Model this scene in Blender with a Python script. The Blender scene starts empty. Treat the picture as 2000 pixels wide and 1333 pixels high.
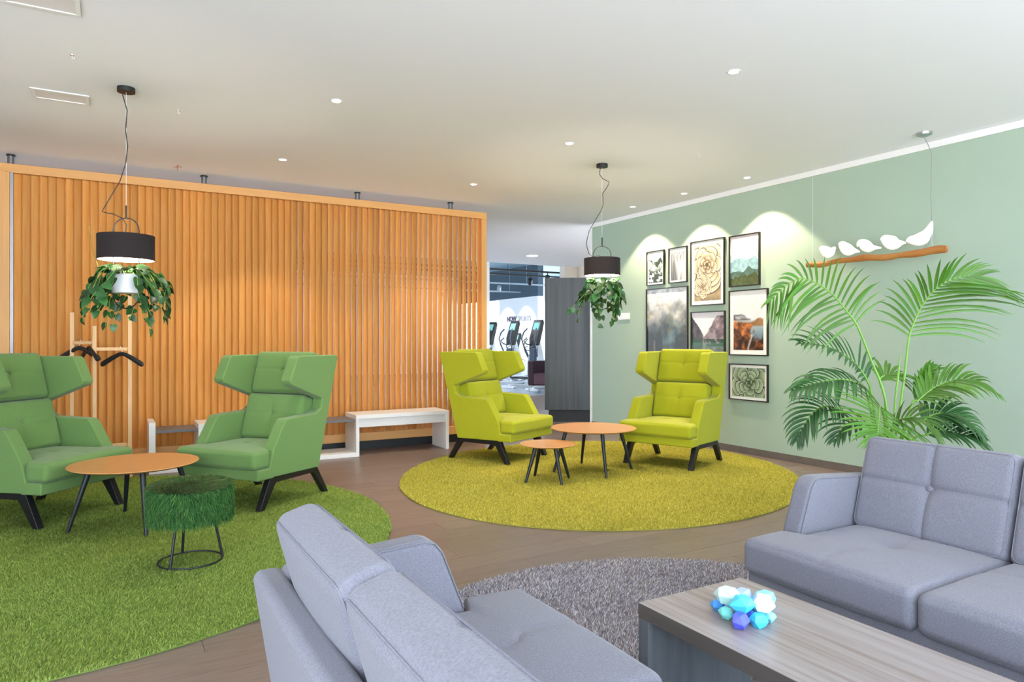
import bpy, bmesh, math, random
import numpy as np
from mathutils import Vector, Matrix, Euler
PI = math.pi
R = math.radians
rng = np.random.default_rng(7)
random.seed(7)
S = bpy.context.scene
COL = S.collection

# ------------------------------------------------------------------ camera, world, exposure
CEIL = 2.93
cam_d = bpy.data.cameras.new('camera')
cam_d.sensor_width = 36.0
cam_d.lens = 36.0 * 1351 / 2000
cam_d.shift_y = -2.5 / 2000
cam_d.clip_end = 200
cam = bpy.data.objects.new('camera', cam_d)
COL.objects.link(cam)
cam.location = (0, 0, 1.25)
cam.rotation_euler = (R(90), 0, R(-30))
S.camera = cam

world = bpy.data.worlds.new('world')
S.world = world
world.use_nodes = True
wt = world.node_tree
bg = wt.nodes['Background']
wtc = wt.nodes.new('ShaderNodeTexCoord')
wsep = wt.nodes.new('ShaderNodeSeparateXYZ')
wramp = wt.nodes.new('ShaderNodeValToRGB')
wmap = wt.nodes.new('ShaderNodeMapRange')
wmap.inputs[1].default_value = -1
wmap.inputs[2].default_value = 1
wt.links.new(wtc.outputs['Generated'], wsep.inputs[0])
wt.links.new(wsep.outputs['Z'], wmap.inputs[0])
wt.links.new(wmap.outputs[0], wramp.inputs[0])
wt.links.new(wramp.outputs[0], bg.inputs[0])
e = wramp.color_ramp.elements
e[0].position = 0.40; e[0].color = (0.92, 0.96, 1.0, 1)      # lower half glows brighter than the sky, added to lift the ceiling
e[1].position = 0.60; e[1].color = (0.68, 0.82, 0.97, 1)       # bright overcast sky
bg.inputs[1].default_value = 5.8

S.view_settings.view_transform = 'Standard'
S.view_settings.look = 'None'
S.view_settings.gamma = 1
S.view_settings.use_curve_mapping = False
S.view_settings.exposure = 0.78
S.cycles.use_denoising = True
S.cycles.max_bounces = 10
S.cycles.diffuse_bounces = 6
S.cycles.sample_clamp_indirect = 6.0

WARM = (1.0, 0.88, 0.72)

# ------------------------------------------------------------------ helpers
def lin(h):
    h = h.lstrip('#')
    c = [int(h[i:i + 2], 16) / 255 for i in (0, 2, 4)]
    return tuple(x / 12.92 if x <= .04045 else ((x + .055) / 1.055) ** 2.4 for x in c)

def mat(name, color, rough=.6, metal=0, var=0, vscale=30, stretch=(1, 1, 1), bump=0, bscale=None, coat=0, emit=None,
        estr=0, rand=0, spec=.5, sheen=0, color2=None, detail=3, trans=0):
    m = bpy.data.materials.new(name)
    m.use_nodes = True
    nt = m.node_tree
    b = nt.nodes['Principled BSDF']
    c = lin(color) if isinstance(color, str) else color
    b.inputs['Base Color'].default_value = (*c, 1)
    b.inputs['Roughness'].default_value = rough
    b.inputs['Metallic'].default_value = metal
    b.inputs['Specular IOR Level'].default_value = spec
    b.inputs['Coat Weight'].default_value = coat
    if sheen:
        b.inputs['Sheen Weight'].default_value = sheen
        b.inputs['Sheen Roughness'].default_value = .5
    if emit:
        b.inputs['Emission Color'].default_value = (*emit, 1)
        b.inputs['Emission Strength'].default_value = estr
    if trans:
        b.inputs['Transmission Weight'].default_value = trans
    if var or bump or rand or color2:
        tc = nt.nodes.new('ShaderNodeTexCoord')
        mp = nt.nodes.new('ShaderNodeMapping')
        mp.inputs['Scale'].default_value = stretch
        nt.links.new(tc.outputs['Object'], mp.inputs[0])
        vec = mp.outputs[0]
        if rand:
            oi = nt.nodes.new('ShaderNodeObjectInfo')
            ad = nt.nodes.new('ShaderNodeVectorMath'); ad.operation = 'ADD'
            sc = nt.nodes.new('ShaderNodeVectorMath'); sc.operation = 'SCALE'
            sc.inputs[0].default_value = (31, 17, 23)
            nt.links.new(oi.outputs['Random'], sc.inputs['Scale'])
            nt.links.new(vec, ad.inputs[0]); nt.links.new(sc.outputs[0], ad.inputs[1])
            vec = ad.outputs[0]
        nz = nt.nodes.new('ShaderNodeTexNoise')
        nz.inputs['Scale'].default_value = vscale
        nz.inputs['Detail'].default_value = detail
        nt.links.new(vec, nz.inputs['Vector'])
        mr = nt.nodes.new('ShaderNodeMapRange')
        mr.inputs[1].default_value = .25; mr.inputs[2].default_value = .75
        mr.inputs[3].default_value = 1 - var; mr.inputs[4].default_value = 1 + var
        nt.links.new(nz.outputs[0], mr.inputs[0])
        fac = mr.outputs[0]
        if rand:
            rr = nt.nodes.new('ShaderNodeMapRange')
            rr.inputs[3].default_value = 1 - rand; rr.inputs[4].default_value = 1 + rand
            nt.links.new(oi.outputs['Random'], rr.inputs[0])
            mu = nt.nodes.new('ShaderNodeMath'); mu.operation = 'MULTIPLY'
            nt.links.new(fac, mu.inputs[0]); nt.links.new(rr.outputs[0], mu.inputs[1])
            fac = mu.outputs[0]
        vm = nt.nodes.new('ShaderNodeVectorMath'); vm.operation = 'SCALE'
        vm.inputs[0].default_value = c
        if color2:
            c2 = lin(color2) if isinstance(color2, str) else color2
            mx = nt.nodes.new('ShaderNodeMix'); mx.data_type = 'RGBA'
            mx.inputs[6].default_value = (*c, 1); mx.inputs[7].default_value = (*c2, 1)
            m2 = nt.nodes.new('ShaderNodeMapRange')
            m2.inputs[1].default_value = .35; m2.inputs[2].default_value = .65
            nt.links.new(nz.outputs[0], m2.inputs[0])
            nt.links.new(m2.outputs[0], mx.inputs[0])
            nt.links.new(mx.outputs[2], vm.inputs[0])
        nt.links.new(fac, vm.inputs['Scale'])
        nt.links.new(vm.outputs[0], b.inputs['Base Color'])
        if bump:
            n2 = nz
            if bscale:
                n2 = nt.nodes.new('ShaderNodeTexNoise')
                n2.inputs['Scale'].default_value = bscale
                n2.inputs['Detail'].default_value = 2
                nt.links.new(vec, n2.inputs['Vector'])
            bp = nt.nodes.new('ShaderNodeBump')
            bp.inputs['Strength'].default_value = bump
            bp.inputs['Distance'].default_value = .004
            nt.links.new(n2.outputs[0], bp.inputs['Height'])
            nt.links.new(bp.outputs[0], b.inputs['Normal'])
    return m

def attr_mat(name, rough=.8, tint=None, sheen=0):
    m = bpy.data.materials.new(name); m.use_nodes = True
    nt = m.node_tree; b = nt.nodes['Principled BSDF']
    a = nt.nodes.new('ShaderNodeAttribute'); a.attribute_name = 'Col'
    nt.links.new(a.outputs['Color'], b.inputs['Base Color'])
    b.inputs['Roughness'].default_value = rough
    b.inputs['Specular IOR Level'].default_value = .25
    return m

class MB:
    def __init__(s): s.v = []; s.f = []
    def add(s, vs, fs):
        o = len(s.v); s.v += [tuple(p) for p in vs]; s.f += [tuple(i + o for i in f) for f in fs]
        return s
    def box(s, x0, x1, y0, y1, z0, z1, M=None):
        vs = [Vector(p) for p in ((x0, y0, z0), (x1, y0, z0), (x1, y1, z0), (x0, y1, z0), (x0, y0, z1), (x1, y0, z1), (x1, y1, z1), (x0, y1, z1))]
        if M: vs = [M @ p for p in vs]
        return s.add(vs, [(0, 3, 2, 1), (4, 5, 6, 7), (0, 1, 5, 4), (1, 2, 6, 5), (2, 3, 7, 6), (3, 0, 4, 7)])
    def prism(s, poly, axis, a, b, M=None):
        n = len(poly)
        def P(p, t):
            q = {'x': (t, p[0], p[1]), 'y': (p[0], t, p[1]), 'z': (p[0], p[1], t)}[axis]
            return M @ Vector(q) if M else q
        vs = [P(p, a) for p in poly] + [P(p, b) for p in poly]
        fs = [tuple(range(n))[::-1], tuple(range(n, 2 * n))] + [(i, (i + 1) % n, n + (i + 1) % n, n + i) for i in range(n)]
        return s.add(vs, fs)
    def tube(s, pts, r, n=8, caps=True, flat=1.0, closed=False):
        pts = [Vector(p) for p in pts]
        k = len(pts)
        rs = r if isinstance(r, (list, tuple)) else [r] * k
        up = None; vs = []
        for i, p in enumerate(pts):
            if closed: t = pts[(i + 1) % k] - pts[i - 1]
            else: t = (pts[min(i + 1, k - 1)] - pts[max(i - 1, 0)])
            t.normalize()
            if up is None:
                up = Vector((0, 0, 1)) if abs(t.z) < .9 else Vector((1, 0, 0))
            sd = t.cross(up).normalized(); up = sd.cross(t).normalized()
            for j in range(n):
                a = 2 * PI * j / n
                vs.append(p + (sd * math.cos(a) * flat + up * math.sin(a)) * rs[i])
        fs = []
        m = k if closed else k - 1
        for i in range(m):
            for j in range(n):
                a = i * n + j; b = i * n + (j + 1) % n
                c = ((i + 1) % k) * n + (j + 1) % n; d = ((i + 1) % k) * n + j
                fs.append((a, b, c, d))
        if caps and not closed:
            fs += [tuple(range(n))[::-1], tuple(range((k - 1) * n, k * n))]
        return s.add(vs, fs)
    def cyl(s, p0, p1, r0, r1=None, n=16):
        return s.tube([p0, p1], [r0, r0 if r1 is None else r1], n)
    def lathe(s, prof, n=32, c=(0, 0, 0), sx=1, sy=1):
        k = len(prof); vs = []
        for (r, z) in prof:
            for j in range(n):
                a = 2 * PI * j / n
                vs.append((c[0] + r * sx * math.cos(a), c[1] + r * sy * math.sin(a), c[2] + z))
        fs = [(i * n + j, i * n + (j + 1) % n, (i + 1) * n + (j + 1) % n, (i + 1) * n + j) for i in range(k - 1) for j in range(n)]
        ring = prof[0] == prof[-1]
        if prof[0][0] > 1e-4 and not ring: fs.append(tuple(range(n))[::-1])
        if prof[-1][0] > 1e-4 and not ring: fs.append(tuple(range((k - 1) * n, k * n)))
        return s.add(vs, fs)
    def build(s, name, m, parent=None, bevel=0, seg=2, ang=38, loc=None, rot=None, sub=0):
        me = bpy.data.meshes.new(name)
        me.from_pydata([tuple(p) for p in s.v], [], s.f)
        bm = bmesh.new(); bm.from_mesh(me)
        bmesh.ops.remove_doubles(bm, verts=bm.verts, dist=1e-5)
        bmesh.ops.recalc_face_normals(bm, faces=bm.faces)
        bm.to_mesh(me); bm.free()
        return link(name, me, m, parent, bevel, seg, ang, loc, rot, sub)

def link(name, me, m, parent=None, bevel=0, seg=2, ang=38, loc=None, rot=None, sub=0):
    if m and not me.materials: me.materials.append(m)
    me.polygons.foreach_set('use_smooth', [True] * len(me.polygons))
    o = bpy.data.objects.new(name, me)
    COL.objects.link(o)
    if parent: o.parent = parent
    if loc: o.location = loc
    if rot: o.rotation_euler = rot
    if bevel:
        bv = o.modifiers.new('bevel', 'BEVEL'); bv.width = bevel; bv.segments = seg; bv.limit_method = 'ANGLE'; bv.angle_limit = R(28)
        wn = o.modifiers.new('wn', 'WEIGHTED_NORMAL'); wn.keep_sharp = False; wn.weight = 90
    elif sub:
        sb = o.modifiers.new('sub', 'SUBSURF'); sb.levels = sub; sb.render_levels = sub
    else:
        me.set_sharp_from_angle(angle=R(ang))
    return o

def place(name, me, parent, M):
    o = bpy.data.objects.new(name, me); COL.objects.link(o)
    o.parent = parent; o.matrix_local = M
    return o

def tag(o, label, cat, group=None):
    o['label'] = label; o['category'] = cat
    if group: o['group'] = group
    return o

def thing(name, label, cat, loc=(0, 0, 0), rz=0, group=None):
    o = bpy.data.objects.new(name, None); COL.objects.link(o)
    o.empty_display_size = .05
    o.location = loc; o.rotation_euler = (0, 0, rz)
    return tag(o, label, cat, group)

def struct(name, mb, m, parent=None, bevel=0, ang=38):
    o = mb.build(name, m, parent, bevel, ang=ang)
    if not parent: o['kind'] = 'structure'
    return o

def copy_tree(o, parent=None):
    c = o.copy(); COL.objects.link(c)
    if parent: c.parent = parent
    for ch in list(o.children): copy_tree(ch, c)
    return c

def big_mesh(name, V, F, col=None):
    me = bpy.data.meshes.new(name)
    k = F.shape[1]
    me.vertices.add(len(V)); me.vertices.foreach_set('co', V.astype(np.float32).ravel())
    me.loops.add(F.size); me.loops.foreach_set('vertex_index', F.astype(np.int32).ravel())
    me.polygons.add(len(F))
    me.polygons.foreach_set('loop_start', np.arange(0, F.size, k, dtype=np.int32))
    me.update(calc_edges=True)
    if col is not None:
        at = me.color_attributes.new('Col', 'FLOAT_COLOR', 'POINT')
        at.data.foreach_set('color', np.c_[col, np.ones(len(col))].astype(np.float32).ravel())
    return me

def cushion(sx, sy, sz, r=.03, bulge=(0, 0, 0), N=22, fx=None, warp=None):
    """rounded box, sizes sx sy sz centred; bulge = extra swell on x, y, z faces; fx(p, face_axis, sign) -> inset along the face"""
    h = np.array([sx, sy, sz]) / 2
    V = []; F = []; idx = {}
    def vert(key, p):
        if key not in idx:
            idx[key] = len(V); V.append(p)
        return idx[key]
    for ax in range(3):
        u, w = [(1, 2), (2, 0), (0, 1)][ax]
        for sg in (-1, 1):
            g = {}
            for i in range(N + 1):
                for j in range(N + 1):
                    a = [0, 0, 0]; a[ax] = N if sg > 0 else 0; a[u] = i; a[w] = j
                    q = np.array(a) / N * 2 - 1
                    q = np.sin(q * PI / 2) * .55 + q * .45         # denser near the edges
                    g[i, j] = vert(tuple(a), q)
            for i in range(N):
                for j in range(N):
                    f = (g[i, j], g[i + 1, j], g[i + 1, j + 1], g[i, j + 1])
                    F.append(f if sg > 0 else f[::-1])
    Q = np.array(V)
    P = Q * h
    inner = np.clip(P, -(h - r), h - r)
    d = P - inner
    n = np.linalg.norm(d, axis=1, keepdims=True); n[n == 0] = 1
    D = d / n
    P = inner + D * np.where(np.linalg.norm(d, axis=1, keepdims=True) > 0, r, 0)
    c = lambda a: np.clip(1 - Q[:, a] ** 2, 0, 1)
    for a in range(3):
        o = [k for k in range(3) if k != a]
        P[:, a] += np.sign(Q[:, a]) * np.abs(Q[:, a]) ** 3 * bulge[a] * (c(o[0]) * c(o[1])) ** .6
    if fx is not None: P = fx(P, Q)
    if warp is not None: P = warp(P)
    me = bpy.data.meshes.new('cushion')
    me.from_pydata(P.tolist(), [], F)
    return me

def tuft(axis, u, w, cu=0, cw=0, depth=.012, line=.006, su=.02, rad=.05, lines=(True, True)):
    """seams through (cu, cw) and a pulled-in button on the + face of `axis`"""
    def f(P, Q):
        face = np.clip((Q[:, axis] - .6) / .4, 0, 1)
        a = P[:, u] - cu; b = P[:, w] - cw
        rr = np.sqrt(a * a + b * b)
        d = depth * np.exp(-rr / rad)
        if lines[0]: d = d + line * np.exp(-(a / su) ** 2)
        if lines[1]: d = d + line * np.exp(-(b / su) ** 2)
        P = P.copy(); P[:, axis] -= d * face
        return P
    return f

def fbm(h, w, sc, oct=5, seed=0, sx=1.0):
    r = np.random.default_rng(seed); out = np.zeros((h, w)); amp = 1; tot = 0
    for o in range(oct):
        gh = max(2, int(sc * 2 ** o * h / w) + 2); gw = max(2, int(sc * sx * 2 ** o) + 2)
        g = r.random((gh, gw))
        y = np.linspace(0, gh - 1.001, h); x = np.linspace(0, gw - 1.001, w)
        yi = y.astype(int); xi = x.astype(int); fy = (y - yi)[:, None]; fx = (x - xi)[None]
        fy = fy * fy * (3 - 2 * fy); fx = fx * fx * (3 - 2 * fx)
        a = g[yi][:, xi] * (1 - fx) + g[yi][:, xi + 1] * fx
        b = g[yi + 1][:, xi] * (1 - fx) + g[yi + 1][:, xi + 1] * fx
        out += amp * (a * (1 - fy) + b * fy); tot += amp; amp *= .5
    return out / tot

def hexa(h): return np.array([int(h[i:i + 2], 16) / 255 for i in (0, 2, 4)])
def mixc(a, b, t): return a * (1 - t[..., None]) + b * t[..., None]

# ------------------------------------------------------------------ materials
M = {}
M['ceil'] = mat('ceiling_paint', '#F5F6FB', .9)
M['sage'] = mat('sage_paint', '#A9BDAB', .85, var=.015, vscale=3, bump=.05, bscale=180)
M['white'] = mat('white_paint', '#EFEFEE', .6)
M['beige'] = mat('beige_paint', '#E6DCD0', .9)
M['floorbase'] = mat('floor_joint', '#4A3F38', .8)
M['plank'] = mat('vinyl_plank', '#86756C', .36, var=.32, vscale=5, stretch=(1.2, 14, 1), rand=.10, color2='#645650', detail=7, bump=.05, bscale=30)
M['gymfloor'] = mat('gym_floor', '#8E99A6', .25, var=.03, vscale=2)
M['skirt'] = mat('skirting', '#6A6058', .5, var=.1, vscale=8)
M['oak'] = mat('oak_slat', '#E0A35A', .5, var=.10, vscale=3, stretch=(14, 14, .9), rand=.13, detail=5, color2='#D08C44')
M['oakframe'] = mat('oak_frame', '#DFA562', .5, var=.06, vscale=3, stretch=(1.0, 14, 14), detail=5)
M['oakstile'] = mat('oak_stile', '#DFA562', .5, var=.06, vscale=3, stretch=(14, 14, .9), detail=5)
M['oaktop'] = mat('oak_table_top', '#C98F58', .38, var=.08, vscale=4, stretch=(2, 16, 1), detail=5, coat=.15)
M['pine'] = mat('pine_post', '#E9BE8C', .6, var=.08, vscale=4, stretch=(12, 12, 1))
M['pipe'] = mat('steel_pipe', '#8C9198', .3, metal=.9)
M['dark'] = mat('black_plastic', '#1B1C1E', .5)
M['blackwood'] = mat('black_lacquered_wood', '#17171A', .35)
M['blackmetal'] = mat('black_metal', '#22262B', .38, metal=.3)
M['green'] = mat('green_wool', '#668748', .9, var=.16, vscale=260, bump=.25, sheen=.15)
M['lime'] = mat('lime_wool', '#A3A60C', .9, var=.07, vscale=240, bump=.2, sheen=.1)
M['grey'] = mat('grey_melange_wool', '#757580', .92, var=.22, vscale=230, bump=.3, sheen=.15)
M['greyd'] = mat('grey_piping', '#777782', .92, var=.15, vscale=230)
M['ash'] = mat('grey_ash_laminate', '#A39B9B', .33, var=.20, vscale=2.2, stretch=(24, .8, 24), detail=6, color2='#7A6D69')
M['ashv'] = mat('grey_ash_laminate_end', '#6E7377', .28, var=.18, vscale=2.2, stretch=(16, 16, 1.0), detail=6, color2='#565B60')
M['ashedge'] = mat('grey_ash_edge', '#5E5752', .42, var=.12, vscale=2, stretch=(16, 1, 16))
M['cupb'] = mat('dark_grey_laminate', '#505456', .4, var=.3, vscale=2.0, stretch=(13, 13, .35), detail=6, color2='#313538')
M['whitelam'] = mat('white_laminate', '#F0EFED', .35)
M['greylam'] = mat('grey_laminate', '#6F6E72', .4)
M['shade'] = mat('brown_black_fabric', '#231B1B', .9, var=.08, vscale=120)
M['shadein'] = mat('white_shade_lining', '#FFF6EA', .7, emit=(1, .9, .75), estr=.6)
M['bulb'] = mat('lamp_glow', '#FFFFFF', .5, emit=(1, .93, .82), estr=14)
M['spotglow'] = mat('downlight_glow', '#FFFFFF', .5, emit=(1, .95, .88), estr=12)
M['pot'] = mat('white_pot', '#E9EBF0', .35)
M['soil'] = mat('soil', '#3A2A1E', .95)
M['vine'] = mat('vine_stem', '#7F9A45', .6)
M['leaf'] = mat('heart_leaf', '#264D25', .38, var=.22, vscale=9, rand=.5, color2='#305E2C')
M['palm'] = mat('palm_leaflet', '#4B731A', .42, var=.15, vscale=8, rand=.3, color2='#3C6C20')
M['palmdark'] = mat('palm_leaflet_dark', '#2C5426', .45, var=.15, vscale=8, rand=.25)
M['palmstem'] = mat('palm_stem', '#6C9C3A', .5)
M['bird'] = mat('white_glass_bird', '#F4F2EE', .4, emit=(1, .96, .90), estr=.28)
M['log'] = mat('bark_free_branch', '#C98A48', .6, var=.25, vscale=7, stretch=(4, 1, 4), bump=.4, color2='#A8672E', detail=5)
M['logend'] = mat('branch_end', '#9A6036', .7, var=.2, vscale=30)
M['chrome'] = mat('brushed_steel', '#BFC2C5', .25, metal=1)
M['cable'] = mat('grey_cable', '#8E8E90', .5)
M['frame'] = mat('black_picture_frame', '#1E1A18', .4)
M['matb'] = mat('white_mat_board', '#F4F3F0', .8)
M['print'] = attr_mat('art_print', .35)
M['pile'] = attr_mat('pile', .95)
M['plum'] = mat('plum_fabric', '#3B2C36', .9, var=.1, vscale=150)
M['plumseat'] = mat('plum_seat_fabric', '#5C4450', .9, var=.1, vscale=150)
M['gymdark'] = mat('gym_ceiling', '#7C9AA8', .8)
M['gymtrack'] = mat('gym_track', '#9FB0BA', .5)
M['gymwhite'] = mat('gym_wall', '#F3F4F6', .8)
M['silver'] = mat('silver_plastic', '#C9CDD2', .35)
M['machblue'] = mat('dark_blue_plastic', '#2C3A4E', .4)
M['screen'] = mat('machine_screen', '#66AFA8', .3, emit=(.25, .55, .52), estr=.25)
M['letter'] = mat('purple_grey_letter', '#5A5464', .6)
M['letterpale'] = mat('pale_grey_letter', '#A9AEB8', .6)
M['switch'] = mat('white_switch', '#F2F1EC', .4)

# ------------------------------------------------------------------ structure
WX = 6.02           # sage wall
SY = 7.69           # slatted screen plane
b = MB(); b.box(-3.7, 9.4, -2.7, 13.2, -.10, -.006)
floor = struct('floor', b, M['floorbase'])
b = MB(); b.box(-3.7, 14.5, 13.2, 24.0, -.10, -.001)
struct('floor', b, M['gymfloor'])
b = MB(); b.box(-3.7, 14.5, -2.7, 13.2, CEIL, CEIL + .6)
struct('ceiling', b, M['ceil'])
b = MB(); b.box(-3.7, 14.5, 13.2, 24.0, 3.62, 3.75)
struct('ceiling', b, M['gymdark'])
b = MB(); b.box(WX, WX + .14, -2.7, 8.122, 0, CEIL)
struct('wall_right', b, M['sage'])
# glazed sides behind and left of the viewer: posts and rails around open lights
def glazed(name, axis, pos, a0, a1, zt, n):
    b = MB()
    for i in range(n + 1):
        t = a0 + (a1 - a0) * i / n
        if axis == 'x': b.box(pos - .05, pos + .05, t - .035, t + .035, 0, zt)
        else: b.box(t - .035, t + .035, pos - .05, pos + .05, 0, zt)
    for z0, z1 in ((0, .12), (zt - .12, zt)):
        if axis == 'x': b.box(pos - .05, pos + .05, a0, a1, z0, z1)
        else: b.box(a0, a1, pos - .05, pos + .05, z0, z1)
    return struct(name, b, M['white'])
glazed('window_1', 'y', -2.65, -3.7, WX, CEIL, 6)
glazed('window_2', 'x', -3.65, -2.7, 1.0, CEIL, 3)
b = MB(); b.box(-3.7, -3.6, 1.0, 13.2, 0, CEIL)
struct('wall_left', b, M['beige'])
# partition between lobby and gym, right of the opening
b = MB(); b.box(8.95, 14.5, 13.1, 13.3, 0, CEIL)
struct('wall_back', b, M['beige'])
b = MB(); b.box(6.93, 7.03, 13.14, 13.24, 0, CEIL)
struct('trim_3', b, M['white'], bevel=.004)
b = MB(); b.box(9.3, 9.4, 8.0, 13.1, 0, CEIL)
struct('wall_passage', b, M['beige'])
# gym shell
b = MB(); b.box(11.5, 11.7, 18.3, 20.8, 0, 2.62)
struct('wall_gym', b, M['gymwhite'])
b = MB(); b.box(11.5, 11.7, 18.3, 24, 2.62, 3.62)
struct('wall_gym_upper', b, mat('gym_bulkhead', '#465866', .8))
b = MB()
b.box(-3.7, 14.5, 23.9, 24.0, 2.75, 3.62); b.box(-3.7, 14.5, 23.9, 24.0, 0, .25)
b.box(-3.7, 11.7, 23.9, 24.0, .25, 2.75)
for x in np.arange(11.7, 14.6, 1.35): b.box(x - .06, x + .06, 23.88, 24.0, .25, 2.75)
struct('window_3', b, M['gymwhite'])
b = MB()
b.box(14.4, 14.5, 13.3, 24, 2.75, 3.62); b.box(14.4, 14.5, 13.3, 24, 0, .25)
for y in np.arange(13.3, 24, 2.1): b.box(14.38, 14.5, y - .05, y + .05, .25, 2.75)
struct('window_4', b, M['gymwhite'])
glazed('window_added', 'x', -3.65, 13.2, 24, 3.62, 6)  # unseen glazed side, added to bring more daylight into the gym
# trims
b = MB(); b.box(WX - .014, WX + .15, 8.10, 8.140, 0, CEIL - .002)
struct('trim_1', b, M['white'], bevel=.003)
b = MB(); b.box(WX - .016, WX, -2.7, 8.10, CEIL - .058, CEIL - .001)
struct('trim_2', b, M['white'], bevel=.003)
b = MB(); b.box(WX - .014, WX, -2.7, 8.10, 0, .072)
struct('baseboard_right', b, M['skirt'], bevel=.002)

# floor planks -------------------------------------------------------------------------------
F_ = 1351
def proj(x, y, z):
    D = .5 * x + .866 * y; L = .866 * x - .5 * y
    return D, 1000 + L / max(D, .01) * F_, 664 - (z - 1.25) / max(D, .01) * F_
RUGS = [(-.338, 5.088, 2.06, 2.06, 0), (3.93, 5.183, 1.99, 1.754, 0.607), (1.947, 1.837, 1.339, 1.339, 0)]
def in_rug(x, y, m=.9):
    for cx, cy, a, bb, th in RUGS:
        dx, dy = x - cx, y - cy
        u = dx * math.cos(th) + dy * math.sin(th); w = -dx * math.sin(th) + dy * math.cos(th)
        if (u / a) ** 2 + (w / bb) ** 2 < m * m: return True
    return False
PW, PL = .19, 1.24
near = []; rest = []
j = 0; y = -.6
while y < 13.19:
    y1 = min(y + PW, 13.195)
    x = -3.65 + (j * .47) % PL - PL
    while x < 9.3:
        a, c = max(x, -3.65), min(x + PL, 9.3)
        if c - a > .05:
            pts = [proj(a + (c - a) * t, (y + y1) / 2, 0) for t in (0, .25, .5, .75, 1)]
            vis = [1 / p[0] ** 2 for p, t in zip(pts, (0, .25, .5, .75, 1)) if p[0] > .6 and -40 < p[1] < 2040 and p[2] < 1380
                   and not in_rug(a + (c - a) * t, (y + y1) / 2)]
            (near if vis else rest).append((sum(vis), a, c, y, y1))
        x += PL
    y += PW; j += 1
near.sort(reverse=True)
rest += near[290:]; near = near[:290]
meshes = {}
for _, a, c, y0, y1 in near:
    k = (round(c - a, 3), round(y1 - y0, 3))
    if k not in meshes:
        bb = MB(); bb.box(-k[0] / 2 + .0008, k[0] / 2 - .0008, -k[1] / 2 + .0008, k[1] / 2 - .0008, -.006, 0)
        me = bpy.data.meshes.new('plank'); me.from_pydata(bb.v, [], bb.f); me.materials.append(M['plank']); meshes[k] = me
    place('plank', meshes[k], floor, Matrix.Translation(((a + c) / 2, (y0 + y1) / 2, random.uniform(-.0003, .0003))))
b = MB()
for _, a, c, y0, y1 in rest: b.box(a + .0008, c - .0008, y0 + .0008, y1 - .0008, -.0055, -.0003)
o = b.build('plank', M['plank'], floor); o['kind'] = 'stuff'

# ------------------------------------------------------------------ slatted oak screen
scr = thing('slatted_screen', 'tall room divider of upright oak slats in an oak frame behind the green armchairs', 'room divider', (1.6, SY, 0))
X0, X1 = -.80, 4.045
lx = lambda x: x - 1.6
b = MB(); b.prism([(lx(-1.12), 2.835), (lx(X1), 2.835), (lx(X1), 2.755), (lx(-.80), 2.755)], 'y', -.055, .055)
b.build('top_rail', M['oakframe'], scr, .003)
b = MB(); b.box(lx(-.76), lx(X1 - .075), -.05, .05, .10, .195)
b.build('bottom_rail', M['oakframe'], scr, .003)
b = MB(); b.prism([(lx(-1.12), .02), (lx(-1.12), 2.833), (lx(-.802), 2.755), (lx(-.802), .02)], 'y', -.055, .055)
b.build('stile', M['oakstile'], scr, .003)
b = MB(); b.box(lx(X1 - .072), lx(X1), -.055, .055, .02, 2.754)
b.build('stile', M['oakstile'], scr, .003)
b = MB(); b.box(lx(-.80), lx(-.775), -.05, .0, .02, 2.755)
b.build('edge_profile', mat('grey_profile', '#9A9694', .4, metal=.5), scr)
n = 72; p = (X1 - .085 - (-.745)) / (n - 1)
sm = MB(); w, t = .078, .019
sm.box(-t / 2, t / 2, -w / 2, w / 2, 0, 2.56)
slat_me = bpy.data.meshes.new('slat'); slat_me.from_pydata(sm.v, [], sm.f)
bm = bmesh.new(); bm.from_mesh(slat_me); bmesh.ops.bevel(bm, geom=list(bm.edges), offset=.002, segments=1, affect='EDGES'); bm.to_mesh(slat_me); bm.free()
slat_me.materials.append(M['oak'])
for i in range(n):
    ang = R(-55 + random.uniform(-3.0, 3.0))
    place('slat', slat_me, scr, Matrix.Translation((lx(-.745 + p * i), 0, .194)) @ Matrix.Rotation(ang, 4, 'Z'))
for px in (-.80, .81, 2.416, 3.58):
    b = MB(); b.cyl((lx(px), .02, 2.834), (lx(px), .02, CEIL - .012), .027); o = b.build('ceiling_pipe', M['pipe'], scr)
    b = MB(); b.cyl((lx(px), .02, CEIL - .014), (lx(px), .02, CEIL), .035); b.build('pipe_collar', M['dark'], o)
b = MB(); b.box(lx(-.75), lx(X1 - .08), .0, .04, 0, .10)  # dark strip standing in for the shadow in the gap below the rail
b.build('dark_base', M['dark'], scr)

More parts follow.
